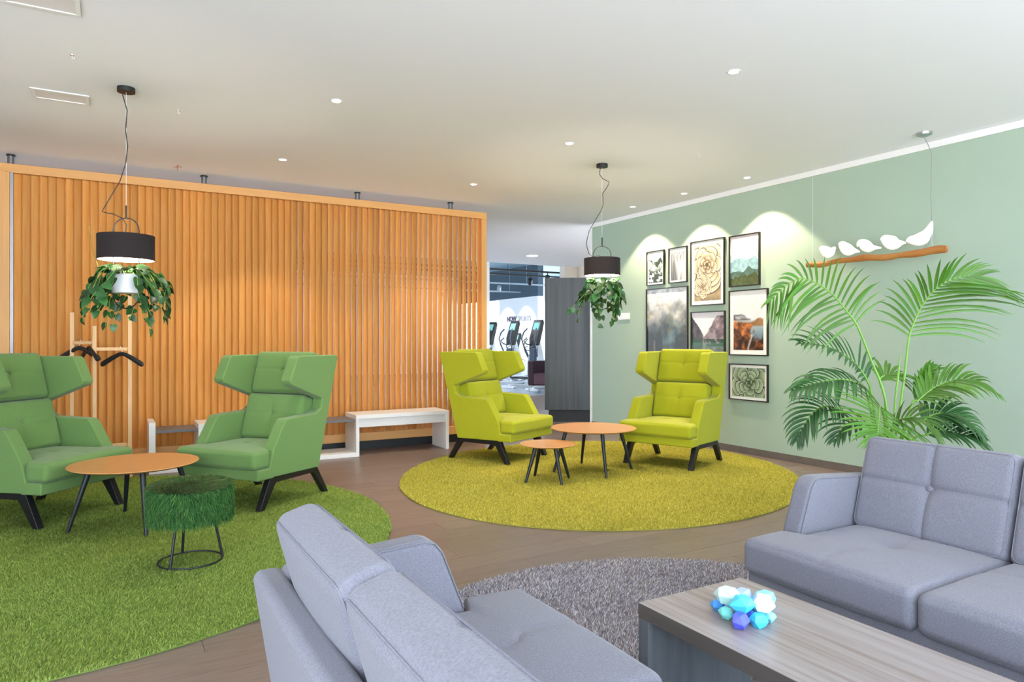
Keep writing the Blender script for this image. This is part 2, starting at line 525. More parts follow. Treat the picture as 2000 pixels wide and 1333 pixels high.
# ------------------------------------------------------------------ rugs
def rug(name, cx, cy, a, bb, th, n, cols, label, cat='rug', hgt=.018, lean=.010, tw=.0040, seed=1):
    t = thing(name, label, cat, (cx, cy, 0), th)
    m = MB(); m.lathe([(.001, .001), (1, .001), (1.0, .007), (.994, .010), (.001, .010)], 96, sx=a, sy=bb)
    base = m.build('rug_backing', mat(name + '_backing', tuple(np.mean([lin(c) for c in cols], axis=0) * .7), .95), t)
    r = np.random.default_rng(seed)
    rad = np.sqrt(r.random(n)); ph = r.random(n) * 2 * PI
    px, py = rad * np.cos(ph) * (a + .004), rad * np.sin(ph) * (bb + .004)
    h = hgt * r.uniform(.75, 1.1, n)
    # locks lean together in soft drifts
    fx = np.sin(px * 3.1 + 1.3 * np.sin(py * 2.3)) + .6 * np.sin(px * 9 + py * 7); fy = np.cos(py * 2.7 + 1.1 * np.sin(px * 2.9)) + .6 * np.cos(px * 8 - py * 9)
    ax = px + lean * (.45 * fx + r.normal(0, .8, n)); ay = py + lean * (.45 * fy + r.normal(0, .8, n))
    o3 = r.random(n) * 2 * PI
    V = np.empty((n, 4, 3))
    for k in range(3):
        V[:, k] = np.c_[px + tw * np.cos(o3 + k * 2.094), py + tw * np.sin(o3 + k * 2.094), np.full(n, .008)]
    V[:, 3] = np.c_[ax, ay, .008 + h]
    q = np.arange(n)[:, None] * 4
    Fc = np.concatenate([q + [0, 1, 3], q + [1, 2, 3], q + [2, 0, 3]])
    C = np.array([lin(c) for c in cols])
    ci = C[r.integers(0, len(C), n)] * r.uniform(.8, 1.2, (n, 1))
    me = big_mesh('pile', V.reshape(-1, 3), Fc, np.repeat(ci, 4, axis=0))
    me.materials.append(M['pile'])
    o = bpy.data.objects.new('pile', me); COL.objects.link(o); o.parent = t; o['kind'] = 'stuff'
    return t
rug('round_rug', *RUGS[0], 200000, ['#8AA048', '#78923C', '#9BAC56', '#688236'], 'large round moss green shaggy rug under the two green armchairs', seed=1)
rug('round_rug', *RUGS[1], 160000, ['#B9AF42', '#A8A03A', '#C8BF58', '#949033'], 'large round mustard yellow shaggy rug under the two lime armchairs', seed=2)
rug('round_rug', *RUGS[2], 110000, ['#A3A2AC', '#83828E', '#C6C4CC', '#6C6A74', '#998C88'], 'round grey shaggy rug between the grey sofas under the coffee table', seed=3)

# ------------------------------------------------------------------ wing armchairs
def make_armchair(fab, label):
    t = thing('wing_armchair', label, 'armchair', group=None)
    side = [(-.235, .225), (.33, .235), (.33, .29), (.315, .305), (.275, .44), (.165, .615), (.135, .645), (-.20, .655), (-.262, .69), (-.275, .765),
            (.085, .895), (.10, .925), (.02, 1.095), (-.005, 1.112), (-.46, 1.112), (-.478, 1.095)]
    for s in (-1, 1):
        b = MB(); b.prism(side, 'y', s * .288, s * .385)
        b.build('side_panel', fab, t, .016, 3)
    b = MB(); b.prism([(-.22, -.29), (.27, -.29), (.27, -.387), (.437, -.387), (.437, .387), (.27, .387), (.27, .29), (-.22, .29)], 'z', .228, .307); b.build('seat_base', fab, t, .012, 2)
    b = MB(); b.prism([(-.228, .23), (-.165, .23), (-.40, 1.105), (-.47, 1.105)], 'y', -.292, .292); b.build('back_panel', fab, t, .012, 2)
    tilt = math.atan2(.245, .885)
    # lumbar and head cushions: local x is the cushion's front face normal
    me = cushion(.15, .575, .37, .035, (.022, 0, 0), 44, tuft(0, 1, 2, 0, .02, .024, .0045, .009, .045))
    link('back_cushion', me, fab, t, loc=(-.195, 0, .605), rot=(0, -tilt, 0))
    me = cushion(.13, .575, .35, .035, (.02, 0, 0), 44, tuft(0, 1, 2, 0, .02, .026, .0045, .009, .05))
    link('head_cushion', me, fab, t, loc=(-.300, 0, .960), rot=(0, -tilt, 0))
    for (x, z) in ((-.128, .645), (-.238, .998)):
        b = MB(); b.lathe([(.001, .004), (.007, .003), (.010, -.002)], 10); b.build('button', fab, t, loc=(x, 0, z), rot=(0, R(90) - tilt, 0))
    def warp(P):
        x = P[:, 0] + .155
        k = np.clip((x - .272) / .03, 0, 1); k = k * k * (3 - 2 * k)
        w = .284 / .378 + (1 - .284 / .378) * k
        Q = P.copy(); Q[:, 1] *= w
        return Q
    me = cushion(.62, .756, .125, .03, (0, 0, .022), 34, tuft(2, 0, 1, -.02, 0, .02, .004, .014, .05), warp)
    link('seat_cushion', me, fab, t, loc=(.155, 0, .372))
    for s in (-1, 1):
        y0, y1 = s * .318, s * .366
        b = MB(); b.prism([(.19, .228), (.292, .228), (.395, 0), (.352, 0), (.245, .165)], 'y', y0, y1); b.build('leg', M['blackwood'], t, .003)
        b = MB(); b.prism([(-.235, .228), (-.14, .228), (-.215, .165), (-.335, 0), (-.378, 0)], 'y', y0, y1); b.build('leg', M['blackwood'], t, .003)
        b = MB(); b.box(-.20, .25, y0 * .999, y1 * 1.001, .188, .2275); b.build('leg_rail', M['blackwood'], t, .002)
    return t
GA = 'wing armchairs on the round rugs'
ch = make_armchair(M['green'], 'green wing armchair at the left edge, facing the furry stool')
chl = make_armchair(M['lime'], 'lime wing armchair beside the white bench and the slatted screen')
def put(o, x, y, a, lab):
    o.location = (x, y, .013); o.rotation_euler = (0, 0, R(a)); o['label'] = lab; o['group'] = GA
put(ch, -.459, 5.951, -42.7, 'green wing armchair cut by the left edge, beside the coat rack')
put(copy_tree(ch), 1.004, 5.703, 217.1, 'green wing armchair in front of the middle of the slatted screen, behind the fur stool')
put(chl, 3.524, 6.407, -64.8, 'lime wing armchair beside the white bench and the right end of the slatted screen')
put(copy_tree(chl), 4.921, 5.248, 202.2, 'lime wing armchair in front of the framed pictures on the sage wall')

# ------------------------------------------------------------------ round tables
def round_table(x, y, top, r, a0, leg_r, label, splay, group=None):
    t = thing('round_table', label, 'table', (x, y, .012), R(a0), group)
    h = top - .012
    b = MB(); b.lathe([(.001, h - .020), (r - .045, h - .020), (r - .012, h - .010), (r, h - .004), (r - .003, h), (.001, h)], 72)
    b.build('tabletop', M['oaktop'], t, ang=25)
    b = MB(); b.lathe([(.001, h - .030), (r * .5, h - .030), (r * .5, h - .020), (.001, h - .020)], 32); b.build('mounting_plate', M['dark'], t)
    for k in range(4):
        a = k * PI / 2
        c, s = math.cos(a), math.sin(a)
        b = MB(); b.tube([(c * (leg_r - splay), s * (leg_r - splay), h - .025), (c * leg_r, s * leg_r, 0)], [.019, .0115], 12)
        b.build('leg', M['blackmetal'], t)
    return t
round_table(.13, 5.30, .425, .395, 8, .385, 'round oak table with splayed black legs between the two green armchairs', .12)
round_table(3.92, 5.26, .425, .40, -19, .385, 'larger round oak table between the two lime armchairs', .12)
round_table(3.30, 5.09, .342, .245, -1, .225, 'small low round oak table in front of the left lime armchair', .10)

# ------------------------------------------------------------------ fur stool
t = thing('fur_stool', 'dark green faux fur stool on thin black metal legs with a ring base', 'stool', (.376, 4.232, .012))
b = MB(); b.tube([(.165 * math.cos(a), .165 * math.sin(a), .012) for a in np.linspace(0, 2 * PI, 48, endpoint=False)], .005, 8, closed=True)
b.build('ring_base', M['blackmetal'], t)
for a in (R(228), R(-8), R(100)):
    b = MB(); b.cyl((.115 * math.cos(a), .115 * math.sin(a), .262), (.165 * math.cos(a), .165 * math.sin(a), .014), .0075, n=10); b.build('leg', M['blackmetal'], t)
prof = [(.001, .245), (.17, .245), (.192, .262), (.200, .30), (.200, .385), (.192, .415), (.17, .430), (.10, .438), (.001, .440)]
b = MB(); b.lathe(prof, 48); seat = b.build('seat', mat('fur_base', '#1E3A1C', .95), t)
r_ = np.random.default_rng(5); n = 36000
ph = r_.random(n) * 2 * PI
side = r_.random(n) < .58
rad = np.where(side, .199, .195 * np.sqrt(r_.random(n)))
z = np.where(side, r_.uniform(.25, .425, n), .438 - .02 * np.clip((rad - .12) / .08, 0, 1) ** 2)
P0 = np.c_[rad * np.cos(ph), rad * np.sin(ph), z]
out = np.c_[np.cos(ph), np.sin(ph), np.zeros(n)]; tan = np.c_[-np.sin(ph), np.cos(ph), np.zeros(n)]
swirl = np.sin(ph * 3 + 2 * np.sin(z * 30))
d1 = np.where(side[:, None], out * .75 + np.array([0, 0, -.45]) + tan * (.35 * swirl)[:, None], out * .8 + np.array([0, 0, .55]) + tan * .35)
d1 += r_.normal(0, .22, (n, 3))
d2 = np.where(side[:, None], out * .25 + np.array([0, 0, -1.0]) + tan * (.3 * swirl)[:, None], out * .9 + np.array([0, 0, -.15]) + tan * .4) + r_.normal(0, .2, (n, 3))
L = r_.uniform(.016, .026, n)[:, None]
d1 /= np.linalg.norm(d1, axis=1, keepdims=True); d2 /= np.linalg.norm(d2, axis=1, keepdims=True)
P1 = P0 + d1 * L; P2 = P1 + d2 * L * 1.1
wv = np.cross(d1, r_.normal(0, 1, (n, 3))); wv /= np.linalg.norm(wv, axis=1, keepdims=True); wv *= .0013
V = np.stack([P0 - wv, P0 + wv, P1 + wv, P1 - wv, P2], 1).reshape(-1, 3)
q = np.arange(n)[:, None] * 5
Fc = np.concatenate([q + [0, 1, 2], q + [0, 2, 3], q + [3, 2, 4]])
C = np.array([lin(c) for c in ('#3A6A2F', '#305C30', '#487A38', '#5C7C40', '#26502A')])
me = big_mesh('fur', V, Fc, np.repeat(np.where((~side & (r_.random(n) < .6))[:, None], np.array([lin('#565A34')]), C[r_.integers(0, 5, n)]) * r_.uniform(.7, 1.25, (n, 1)), 5, axis=0)); me.materials.append(M['pile'])
o = bpy.data.objects.new('fur', me); COL.objects.link(o); o.parent = t; o['kind'] = 'stuff'

# ------------------------------------------------------------------ sofas
def make_sofa(label, x, y, a):
    t = thing('sofa', label, 'sofa', (x, y, .012), a, 'grey two seat sofas')
    g = M['grey']; HL = .70
    b = MB(); b.box(-.30, .395, -HL + .005, HL - .005, .07, .318); b.build('base', g, t, .012, 2)
    for sx in (-.24, .32):
        for sy in (-.6, .6):
            b = MB(); b.cyl((sx, sy, .08), (sx, sy, 0), .022, .016, 12); b.build('foot', M['blackmetal'], t)
    b = MB(); b.prism([(-.32, .07), (-.22, .07), (-.325, .605), (-.34, .622), (-.39, .622), (-.405, .605)], 'y', -HL, HL); b.build('back_shell', g, t, .018, 3)
    for s in (-1, 1):
        b = MB(); b.prism([(-.30, .10), (.19, .10), (.185, .44), (.115, .615), (.09, .648), (.05, .658), (-.33, .632), (-.34, .60)], 'y', s * HL, s * (HL - .095)); b.build('armrest', g, t, .022, 3)
        b = MB()
        pl = [(.178, .44), (.108, .615), (.085, .643), (.05, .652), (-.30, .630)]
        yy = s * (HL - .094)
        b.tube([(px, yy, pz) for px, pz in pl], .0022, 6); b.build('piping', M['greyd'], t)
    tilt = R(17)
    for s in (-1, 1):
        # T shaped seat cushion, wide in front of the armrest
        def warp(P, s=s):
            x = P[:, 0] + .10
            k = np.clip((x - .188) / .03, 0, 1); k = k * k * (3 - 2 * k)
            yo = P[:, 1] * s                     # + towards the armrest
            lim = HL / 2
            f = np.where(yo > -lim, (yo + lim) / (2 * lim), 0)
            Q = P.copy(); Q[:, 1] -= s * f * .098 * (1 - k)
            return Q
        me = cushion(.66, HL - .004, .135, .032, (0, 0, .025), 50, tuft(2, 0, 1, -.06, 0, .026, .0045, .0115, .07), warp)
        sc = link('seat_cushion', me, g, t, loc=(.10, s * HL / 2, .365))
        me = cushion(.115, .605, .405, .034, (.020, 0, .0), 56, tuft(0, 1, 2, 0, .015, .028, .011, .0105, .055))
        bc = link('back_cushion', me, g, t, loc=(-.258, s * .305, .608), rot=(0, -tilt, 0))
        b = MB(); b.lathe([(.001, .006), (.010, .004), (.014, -.002)], 12); b.build('button', M['greyd'], bc, loc=(.0575 + .020 - .030, 0, .015), rot=(0, R(90), 0))
        for fx in (1, -1):
            hw, hh = .290, .190; rr = .03
            pts = []
            for cx, cz, a0 in ((hw - rr, hh - rr, 0), (-hw + rr, hh - rr, 90), (-hw + rr, -hh + rr, 180), (hw - rr, -hh + rr, 270)):
                for k in range(5):
                    aa = R(a0 + k * 22.5); pts.append((fx * .0535, cx + rr * math.cos(aa), cz + rr * math.sin(aa)))
            b = MB(); b.tube(pts, .0026, 6, closed=True); b.build('piping', M['greyd'], bc)
        # seam along the front edge of the seat
        b = MB(); b.tube([(.10 + .325, s * HL / 2 + yy, .365 + .040) for yy in np.linspace(-HL / 2 + .03, HL / 2 - .03, 8)], .003, 6)
        o = b.build('piping', M['greyd'], t)
    return t
make_sofa('grey two seat sofa seen from the front, at the right edge before the palm', 2.64, 1.27, PI)
make_sofa('grey two seat sofa seen from behind in the foreground, its back to the viewer', .728, 1.25, 0)

# ------------------------------------------------------------------ coffee table and gem blocks
CX0, CX1, CY0, CY1, CH = 1.438, 1.90, .50, 1.692, .42
t = thing('coffee_table', 'low grey ash laminate coffee table between the two grey sofas', 'coffee table', ((CX0 + CX1) / 2, (CY0 + CY1) / 2, .012))
hx, hy, h = (CX1 - CX0) / 2, (CY1 - CY0) / 2, CH - .012
b = MB(); b.box(-hx, hx, -hy, hy, h - .045, h); b.build('tabletop', M['ash'], t, .0015)
for s in (-1, 1):
    b = MB(); b.box(-hx, hx, s * hy, s * (hy - .045), 0, h - .0455); b.build('end_panel', M['ashv'], t, .0015)
for s in (-1, 1):
    b = MB(); b.box(s * hx, s * (hx + .001), -hy, hy, h - .0445, h - .0005); b.build('edge_band', M['ashedge'], t)
TOP = CH
def gem(x, y, z, r, col, seed, label, sq=.8, flat=.72, up=0):
    r *= 1.32
    rr = np.random.default_rng(seed)
    bm = bmesh.new()
    pts = []
    for k in range(3):
        zz = (-.75, 0.0, .80)[k]; ra = (.60, 1.0, .62)[k]; nn = (4, 5, 4)[k]
        off = rr.random() * 6
        for i in range(nn):
            a = off + 2 * PI * i / nn + rr.uniform(-.18, .18)
            q = ra * rr.uniform(.88, 1.1)
            pts.append((q * math.cos(a), q * sq * math.sin(a), (zz + (rr.uniform(-.16, .16) if k == 1 else 0)) * flat))
    vs = [bm.verts.new(Vector(p) * r) for p in pts]
    res = bmesh.ops.convex_hull(bm, input=vs)
    bmesh.ops.dissolve_limit(bm, angle_limit=R(20), verts=bm.verts, edges=bm.edges)
    bmesh.ops.bevel(bm, geom=list(bm.edges), offset=r * .035, segments=1, affect='EDGES')
    me = bpy.data.meshes.new('gem_block'); bm.to_mesh(me); bm.free()
    me.materials.append(mat('gem_paint', col, .35))
    o = bpy.data.objects.new('gem_block', me); COL.objects.link(o)
    zmin = min(v.co.z for v in me.vertices)
    o.location = (x, y, z - zmin + .0005); o.rotation_euler = (0, 0, rr.random() * 6)
    tag(o, label, 'gem block', 'painted gem blocks on the coffee table')
G = [
    (1.581, 1.464, 0, .021, '#7FE0D8', 'small mint faceted block at the front left of the pile'),
    (1.563, 1.396, 0, .028, '#5A62E0', 'indigo faceted block, nearest the viewer'),
    (1.628, 1.432, 0, .021, '#2F5CD8', 'royal blue faceted block half hidden behind the indigo one'),
    (1.617, 1.372, 0, .026, '#45C4E4', 'cyan faceted block at the front right beside the indigo one'),
    (1.672, 1.384, 0, .019, '#8ADCF0', 'pale cyan faceted block low at the right end of the pile'),
    (1.609, 1.521, 0, .022, '#4F9CE6', 'blue faceted block low at the left end of the pile'),
    (1.715, 1.522, 0, .030, '#A9C0F4', 'periwinkle faceted block at the back middle of the pile'),
    (1.752, 1.467, 0, .032, '#86CFF4', 'sky blue faceted block at the back right of the pile'),
    (1.700, 1.470, 0, .022, '#6FB4EC', 'light blue faceted block buried in the middle behind the turquoise one'),
    (1.645, 1.490, 0, .026, '#BFE6F2', 'ice blue faceted block peeping out left of the turquoise one'),
    (1.693, 1.428, 0, .024, '#4CBCE0', 'teal faceted block under the white one'),
    (1.606, 1.484, .034, .032, '#CDF3EC', 'large pale mint faceted block on top at the left'),
    (1.594, 1.412, .036, .030, '#4FCBE2', 'turquoise faceted block on top in the middle'),
    (1.640, 1.378, .040, .030, '#FAFAFC', 'white faceted block on top at the right'),
]
for i, (x, y, dz, r, c, lab) in enumerate(G): gem(x, y, TOP + dz, r, c, 40 + i, lab)

# ------------------------------------------------------------------ benches by the screen
YF, YR = 7.22, 7.62
def bench(label, x0, xa, xb, x1, post):
    """base plank and low grey shelf from x0 to xa, high white seat from xa to x1"""
    t = thing('shoe_bench', label, 'bench', ((x0 + x1) / 2, (YF + YR) / 2, 0), 0, 'stepped white benches by the slatted screen')
    c = (x0 + x1) / 2; d = (YR - YF) / 2; th = .036
    B = lambda a, e, z0, z1, nm, m, y0=-d, y1=d: MB().box(a - c, e - c, y0, y1, z0, z1).build(nm, m, t, .002)
    if post: B(x0, x0 + .055, .0, .478, 'end_post', M['whitelam'])
    B(x0 + (.056 if post else 0), xa + th, 0, .044, 'base_plank', M['whitelam'])
    B(xa, xa + th, .0445, .40, 'upright', M['whitelam'])
    B(x0 + (.056 if post else 0), xa - .0005, .372, .398, 'low_shelf', M['greylam'], -d + .03, d)
    B(xa, x1, .4005, .442, 'seat_board', M['whitelam'])
    B(x1 - th, x1, 0, .40, 'upright', M['whitelam'])
    B(xa + th + .0005, x1 - th - .0005, .305, .40, 'apron', M['whitelam'], -d + .04, -d + .06)
    if not post: B(x0, x0 + .02, .0445, .371, 'upright', M['whitelam'], -d + .03, d)
bench('white stepped bench with a white end post, partly behind the green armchair', .29, .71, 0, 1.50, True)
bench('white stepped bench with its high seat between the green and the lime armchair', 1.515, 2.249, 0, 3.336, False)

# ------------------------------------------------------------------ coat rack and hangers
t = thing('coat_rack', 'pale pine coat rack of thin posts and rails before the slatted screen', 'coat rack', (-.08, 7.30, 0))
for x, y, z in ((-.24, .16, 1.50), (-.062, 0, 1.375), (.218, 0, 1.66)):
    b = MB(); b.box(x - .016, x + .016, y - .016, y + .016, 0, z); b.build('post', M['pine'], t, .002)
MB().box(-.05, .20, -.012, .012, 1.150, 1.18).build('rail', M['pine'], t, .002)
MB().box(-.05, .20, -.012, .012, .27, .30).build('rail', M['pine'], t, .002)
b = MB(); Mx = Matrix.Translation((-.15, .08, 1.222)) @ Matrix.Rotation(math.atan2(-.16, .178), 4, 'Z'); b.box(-.105, .105, -.012, .012, -.014, .014, Mx); b.build('rail', M['pine'], t, .002)
b = MB(); b.box(.20, .236, -.20, .20, 0, .035); b.build('foot', M['pine'], t, .002)
b = MB(); b.box(-.078, -.046, -.20, .20, 0, .035); b.build('foot', M['pine'], t, .002)
hl = ['black wooden coat hanger at the left, hooked on the short rail', 'black coat hanger half behind the middle post of the rack', 'black coat hanger at the right, hooked on the long rail']
def hanger(loc, rz, label):
    t = thing('coat_hanger', label, 'hanger', loc, rz, 'coat hangers on the pine rack')
    P = [(-.20, 0, -.155), (-.185, 0, -.140), (-.10, 0, -.088), (-.03, 0, -.052), (0, 0, -.046), (.03, 0, -.052), (.10, 0, -.088), (.185, 0, -.140), (.20, 0, -.155)]
    b = MB(); b.tube(P, [.014, .024, .022, .019, .020, .019, .022, .024, .014], 10, flat=.6); b.build('shoulder_bar', M['dark'], t)
    hk = [(0, 0, -.04), (0, 0, -.012)] + [(.016 * math.sin(a) , 0, .008 - .016 * math.cos(a) + .012) for a in np.linspace(.3, 4.4, 10)]
    b = MB(); b.tube(hk, .0022, 6); b.build('hook', M['chrome'], t)
hanger((-.262, 7.412, 1.222), R(-36), hl[0])
hanger((-.185, 7.338, 1.222), R(-70), hl[1])
hanger((.075, 7.30, 1.166), R(146), hl[2])

# ------------------------------------------------------------------ plants: leaf meshes
def heart_leaf_mesh(size, seed):
    r = np.random.default_rng(seed)
    out = [(0, .06), (.16, -.06), (.36, .02), (.46, .22), (.42, .48), (.28, .74), (.10, .95), (0, 1.06)]
    V = []; Fc = []
    k = len(out)
    mid = [(0, .06 + (1.0) * i / (k - 1)) for i in range(k)]
    bend = r.uniform(.12, .34)
    def z(x, y): return (abs(x) * .30 - bend * y * y)
    for i in range(k): V.append((0, mid[i][1], z(0, mid[i][1])))
    for s in (-1, 1):
        o = len(V)
        for x, y in out: V.append((s * x, y, z(x, y)))
        for i in range(k - 1):
            f = (i, o + i, o + i + 1, i + 1)
            Fc.append(f if s > 0 else f[::-1])
    me = bpy.data.meshes.new('leaf'); me.from_pydata([tuple(np.array(v) * size) for v in V], [], Fc)
    bm = bmesh.new(); bm.from_mesh(me); bmesh.ops.remove_doubles(bm, verts=bm.verts, dist=1e-5); bm.to_mesh(me); bm.free()
    me.polygons.foreach_set('use_smooth', [True] * len(me.polygons))
    me.materials.append(M['leaf'])
    return me
HEART = [heart_leaf_mesh(s, i) for i, s in enumerate((.052, .060, .068, .075))]

def leaf_matrix(pos, d, up, roll=0):
    y = Vector(d).normalized(); x = y.cross(Vector(up))
    if x.length < 1e-4: x = Vector((1, 0, 0))
    x.normalize(); zz = x.cross(y)
    m = Matrix((x, y, zz)).transposed().to_4x4()
    return Matrix.Translation(pos) @ m @ Matrix.Rotation(roll, 4, 'Y')

def pothos(loc, label, nvine, spread, drop, seed, group, extra=(), gap=False):
    t = thing('trailing_plant', label, 'plant', loc, 0, group)
    r = random.Random(seed)
    b = MB()
    for i in range(nvine):
        a = 2 * PI * i / nvine + r.uniform(-.15, .15)
        if gap and math.cos(a - R(-88)) > .86: continue
        L = spread * r.uniform(.6, 1.05); dr = drop * r.uniform(.3, 1.0); L *= 1 - .25 * max(0, dr / drop - .6)
        pts = []
        for k in range(9):
            s = k / 8
            rad = .05 + (L - .05) * (1 - (1 - s) ** 1.9)
            zz = .02 + .05 * math.sin(min(1, s * 2.2) * PI * .75) - dr * max(0, s - .15) ** 1.1 / .84
            aa = a + .25 * math.sin(s * 4 + i)
            pts.append(Vector((rad * math.cos(aa), rad * math.sin(aa), zz)))
        b.tube(pts, .0022, 5)
        nl = r.randint(6, 8)
        for k in range(nl):
            s = (k + .6 + r.uniform(-.2, .2)) / nl
            q = s * 8; qi = min(7, int(q)); p = pts[qi].lerp(pts[qi + 1], q - qi)
            o = Vector((math.cos(a), math.sin(a), 0))
            tn = Vector((-o.y, o.x, 0))
            d = o * r.uniform(.2, .7) + tn * r.uniform(-.8, .8) + Vector((0, 0, r.uniform(-1.1, -.3) if s > .25 else r.uniform(-.5, .25)))
            up = o * r.uniform(.6, 1.2) + Vector((0, 0, r.uniform(.1, .9))) + tn * r.uniform(-.4, .4)
            me = HEART[r.randint(0, 3) if s < .85 else 0]
            place('leaf', me, t, leaf_matrix(p, d, up, r.uniform(-.4, .4)))
    for i in range(16):                                    # upright crown under the lamp
        a = r.uniform(0, 2 * PI); rad = r.uniform(.03, .10)
        p = Vector((rad * math.cos(a), rad * math.sin(a), r.uniform(.015, .055)))
        d = Vector((math.cos(a), math.sin(a), r.uniform(.0, .7)))
        place('leaf', HEART[r.randint(0, 2)], t, leaf_matrix(p, d, (0, 0, 1), r.uniform(-.5, .5)))
        b.tube([(p.x * .5, p.y * .5, -.01), p], .0018, 5)
    for e in extra:
        b.tube(e, .002, 5)
        for k, p in enumerate(e[-3:]):
            if label.endswith('wall'): place('leaf', HEART[1], t, leaf_matrix(Vector(p), (.2 * (k - 1), -.2, -1), (-.3, -1, .3)))
    b.build('vines', M['vine'], t)
    return t

# ------------------------------------------------------------------ pendant planter lamps
def pendant(x, y, zt, label, cable, group):
    """zt: height of the shade's upper rim"""
    t = thing('planter_lamp', label, 'lamp', (x, y, 0), R(-30), group)
    rs, hs = .172, .165
    b = MB(); b.cyl((0, 0, CEIL - .030), (0, 0, CEIL), .054, n=28); b.build('canopy', M['dark'], t, ang=30)
    b = MB(); b.cyl((0, 0, zt + .19), (0, 0, CEIL - .03), .0012, n=6); b.build('wire', M['white'], t)
    b = MB(); b.tube([(dx, 0, z) for dx, z in cable], .0032, 7); b.build('cable', M['dark'], t)
    b = MB(); b.lathe([(rs, -hs), (rs, 0), (rs - .003, 0), (rs - .003, -hs), (rs, -hs)], 56, (0, 0, zt)); b.build('lamp_shade', M['shade'], t, ang=30)
    b = MB(); b.lathe([(rs - .004, -hs + .002), (rs - .004, -.004)], 56, (0, 0, zt))
    b.f = [f for f in b.f if len(f) == 4]; b.build('shade_lining', M['shadein'], t)
    b = MB()
    for k in range(3):
        a = k * 2 * PI / 3; b.cyl((.02 * math.cos(a), .02 * math.sin(a), zt - .006), ((rs - .002) * math.cos(a), (rs - .002) * math.sin(a), zt - .006), .002, n=6)
    b.lathe([(.001, -.008), (.03, -.008), (.03, -.002), (.001, -.002)], 16, (0, 0, zt)); b.build('spider', M['dark'], t)
    w = .086; zb = zt - .40
    pts = [(w * math.cos(a), 0, zt + .03 + w * math.sin(a)) for a in np.linspace(0, PI, 17)] + [(-w, 0, zb)] + [(-w * math.cos(a), 0, zb - w * math.sin(a)) for a in np.linspace(0.15, PI, 16)]
    b = MB(); b.tube(pts, .0042, 8, closed=True); b.build('hoop', M['blackmetal'], t)
    b = MB(); b.cyl((0, 0, zt + .11), (0, 0, zt + .20), .0055, n=10); b.build('stem', M['blackmetal'], t)
    b = MB(); b.lathe([(.001, 0), (.078, 0), (.081, .004), (.081, .125), (.076, .125), (.076, .11), (.001, .11)], 40, (0, 0, zt - .385)); pot = b.build('pot', M['pot'], t, ang=30)
    b = MB(); b.lathe([(.001, .111), (.0755, .111), (.0755, .113), (.001, .113)], 24, (0, 0, zt - .385)); b.build('soil', M['soil'], pot)
    b = MB(); b.lathe([(.001, -.04), (.02, -.035), (.03, -.012), (.026, .008), (.012, .03), (.012, .05), (.001, .05)], 20, (0, 0, zt - .07)); b.build('bulb', M['bulb'], t)
    ld = bpy.data.lights.new('bulb_light', 'POINT'); ld.energy = 9; ld.color = WARM; ld.shadow_soft_size = .03
    lo = bpy.data.objects.new('bulb_light', ld); COL.objects.link(lo); lo.parent = t; lo.location = (0, 0, zt - .125)
    return t
k1 = 4.61 / 1351
c1 = [((x - 247) * k1, z) for x, z in ((240, 2.885), (249, 2.78), (246, 2.645), (250, 2.54), (246, 2.42), (235, 2.31), (218, 2.21), (204, 2.13), (200, 2.106), (210, 2.095), (222, 2.088), (240, 2.058), (247, 2.02), (246, 1.945))]
g1 = 'planter lamps hanging from the ceiling'
pendant(.078, 5.28, 1.945, 'black drum pendant lamp with a white plant pot, in front of the slatted screen', c1, g1)
k2 = 6.62 / 1351 / 3.7
z2 = lambda cy: 1.25 + (664 - 300 - cy / 3.7) / 1351 * 6.62
c2 = [((cx - 283) * k2, z2(cy)) for cx, cy in ((270, 95), (264, 150), (290, 185), (335, 205), (322, 240), (287, 290), (290, 370), (278, 410), (230, 490), (190, 560), (168, 650), (185, 720), (210, 745), (262, 738), (280, 750))]
c2[0] = (c2[0][0], 2.895)
pendant(4.055, 5.30, 2.028, 'black drum pendant lamp with a plant pot, hanging near the sage wall', c2, g1)
pothos((.078, 5.28, 1.672), 'trailing heart-leaf plant in the left planter lamp', 40, .285, .44, 3, 'trailing plants in the planter lamps',
       extra=[[(-.05, .03, .03), (-.16, .09, .06), (-.20, .11, .20), (-.215, .12, .34)]], gap=True)
pothos((4.055, 5.30, 1.755), 'trailing heart-leaf plant in the planter lamp near the sage wall', 32, .235, .44, 9, 'trailing plants in the planter lamps',
       extra=[[(-.04, .0, .02), (-.16, .05, -.06), (-.22, .09, -.14), (-.27, .11, -.20), (-.30, .13, -.21)]])

# ------------------------------------------------------------------ kentia palm
t = thing('potted_palm', 'tall kentia palm with arching fronds behind the right sofa, before the sage wall', 'palm', (3.98, 2.435, 0), R(-30))
b = MB(); b.lathe([(.001, 0), (.15, 0), (.19, .36), (.20, .38), (.18, .38), (.175, .33), (.001, .33)], 32); b.build('pot', mat('grey_planter', '#77777A', .6), t)
b = MB(); b.lathe([(.001, .331), (.174, .331), (.174, .336), (.001, .336)], 24); b.build('soil', M['soil'], t)
def C8(cx, cy, dep=0):
    k = (4.1 + dep) / 1351                  # metres per picture unit at that depth
    return Vector(((490 + cx / 2.666) * k - 735 * 4.1 / 1351, dep, 1.25 + (264 - cy / 2.666) * k))
def spline(P, n):
    P = [P[0] * 2 - P[1]] + P + [P[-1] * 2 - P[-2]]
    out = []
    for i in range(1, len(P) - 2):
        for k in range(n):
            s = k / n; a, bb, c, d = P[i - 1], P[i], P[i + 1], P[i + 2]
            out.append(.5 * ((2 * bb) + (c - a) * s + (2 * a - 5 * bb + 4 * c - d) * s * s + (3 * bb - a - 3 * c + d) * s ** 3))
    out.append(P[-2]); return out
leaf_count = [0]
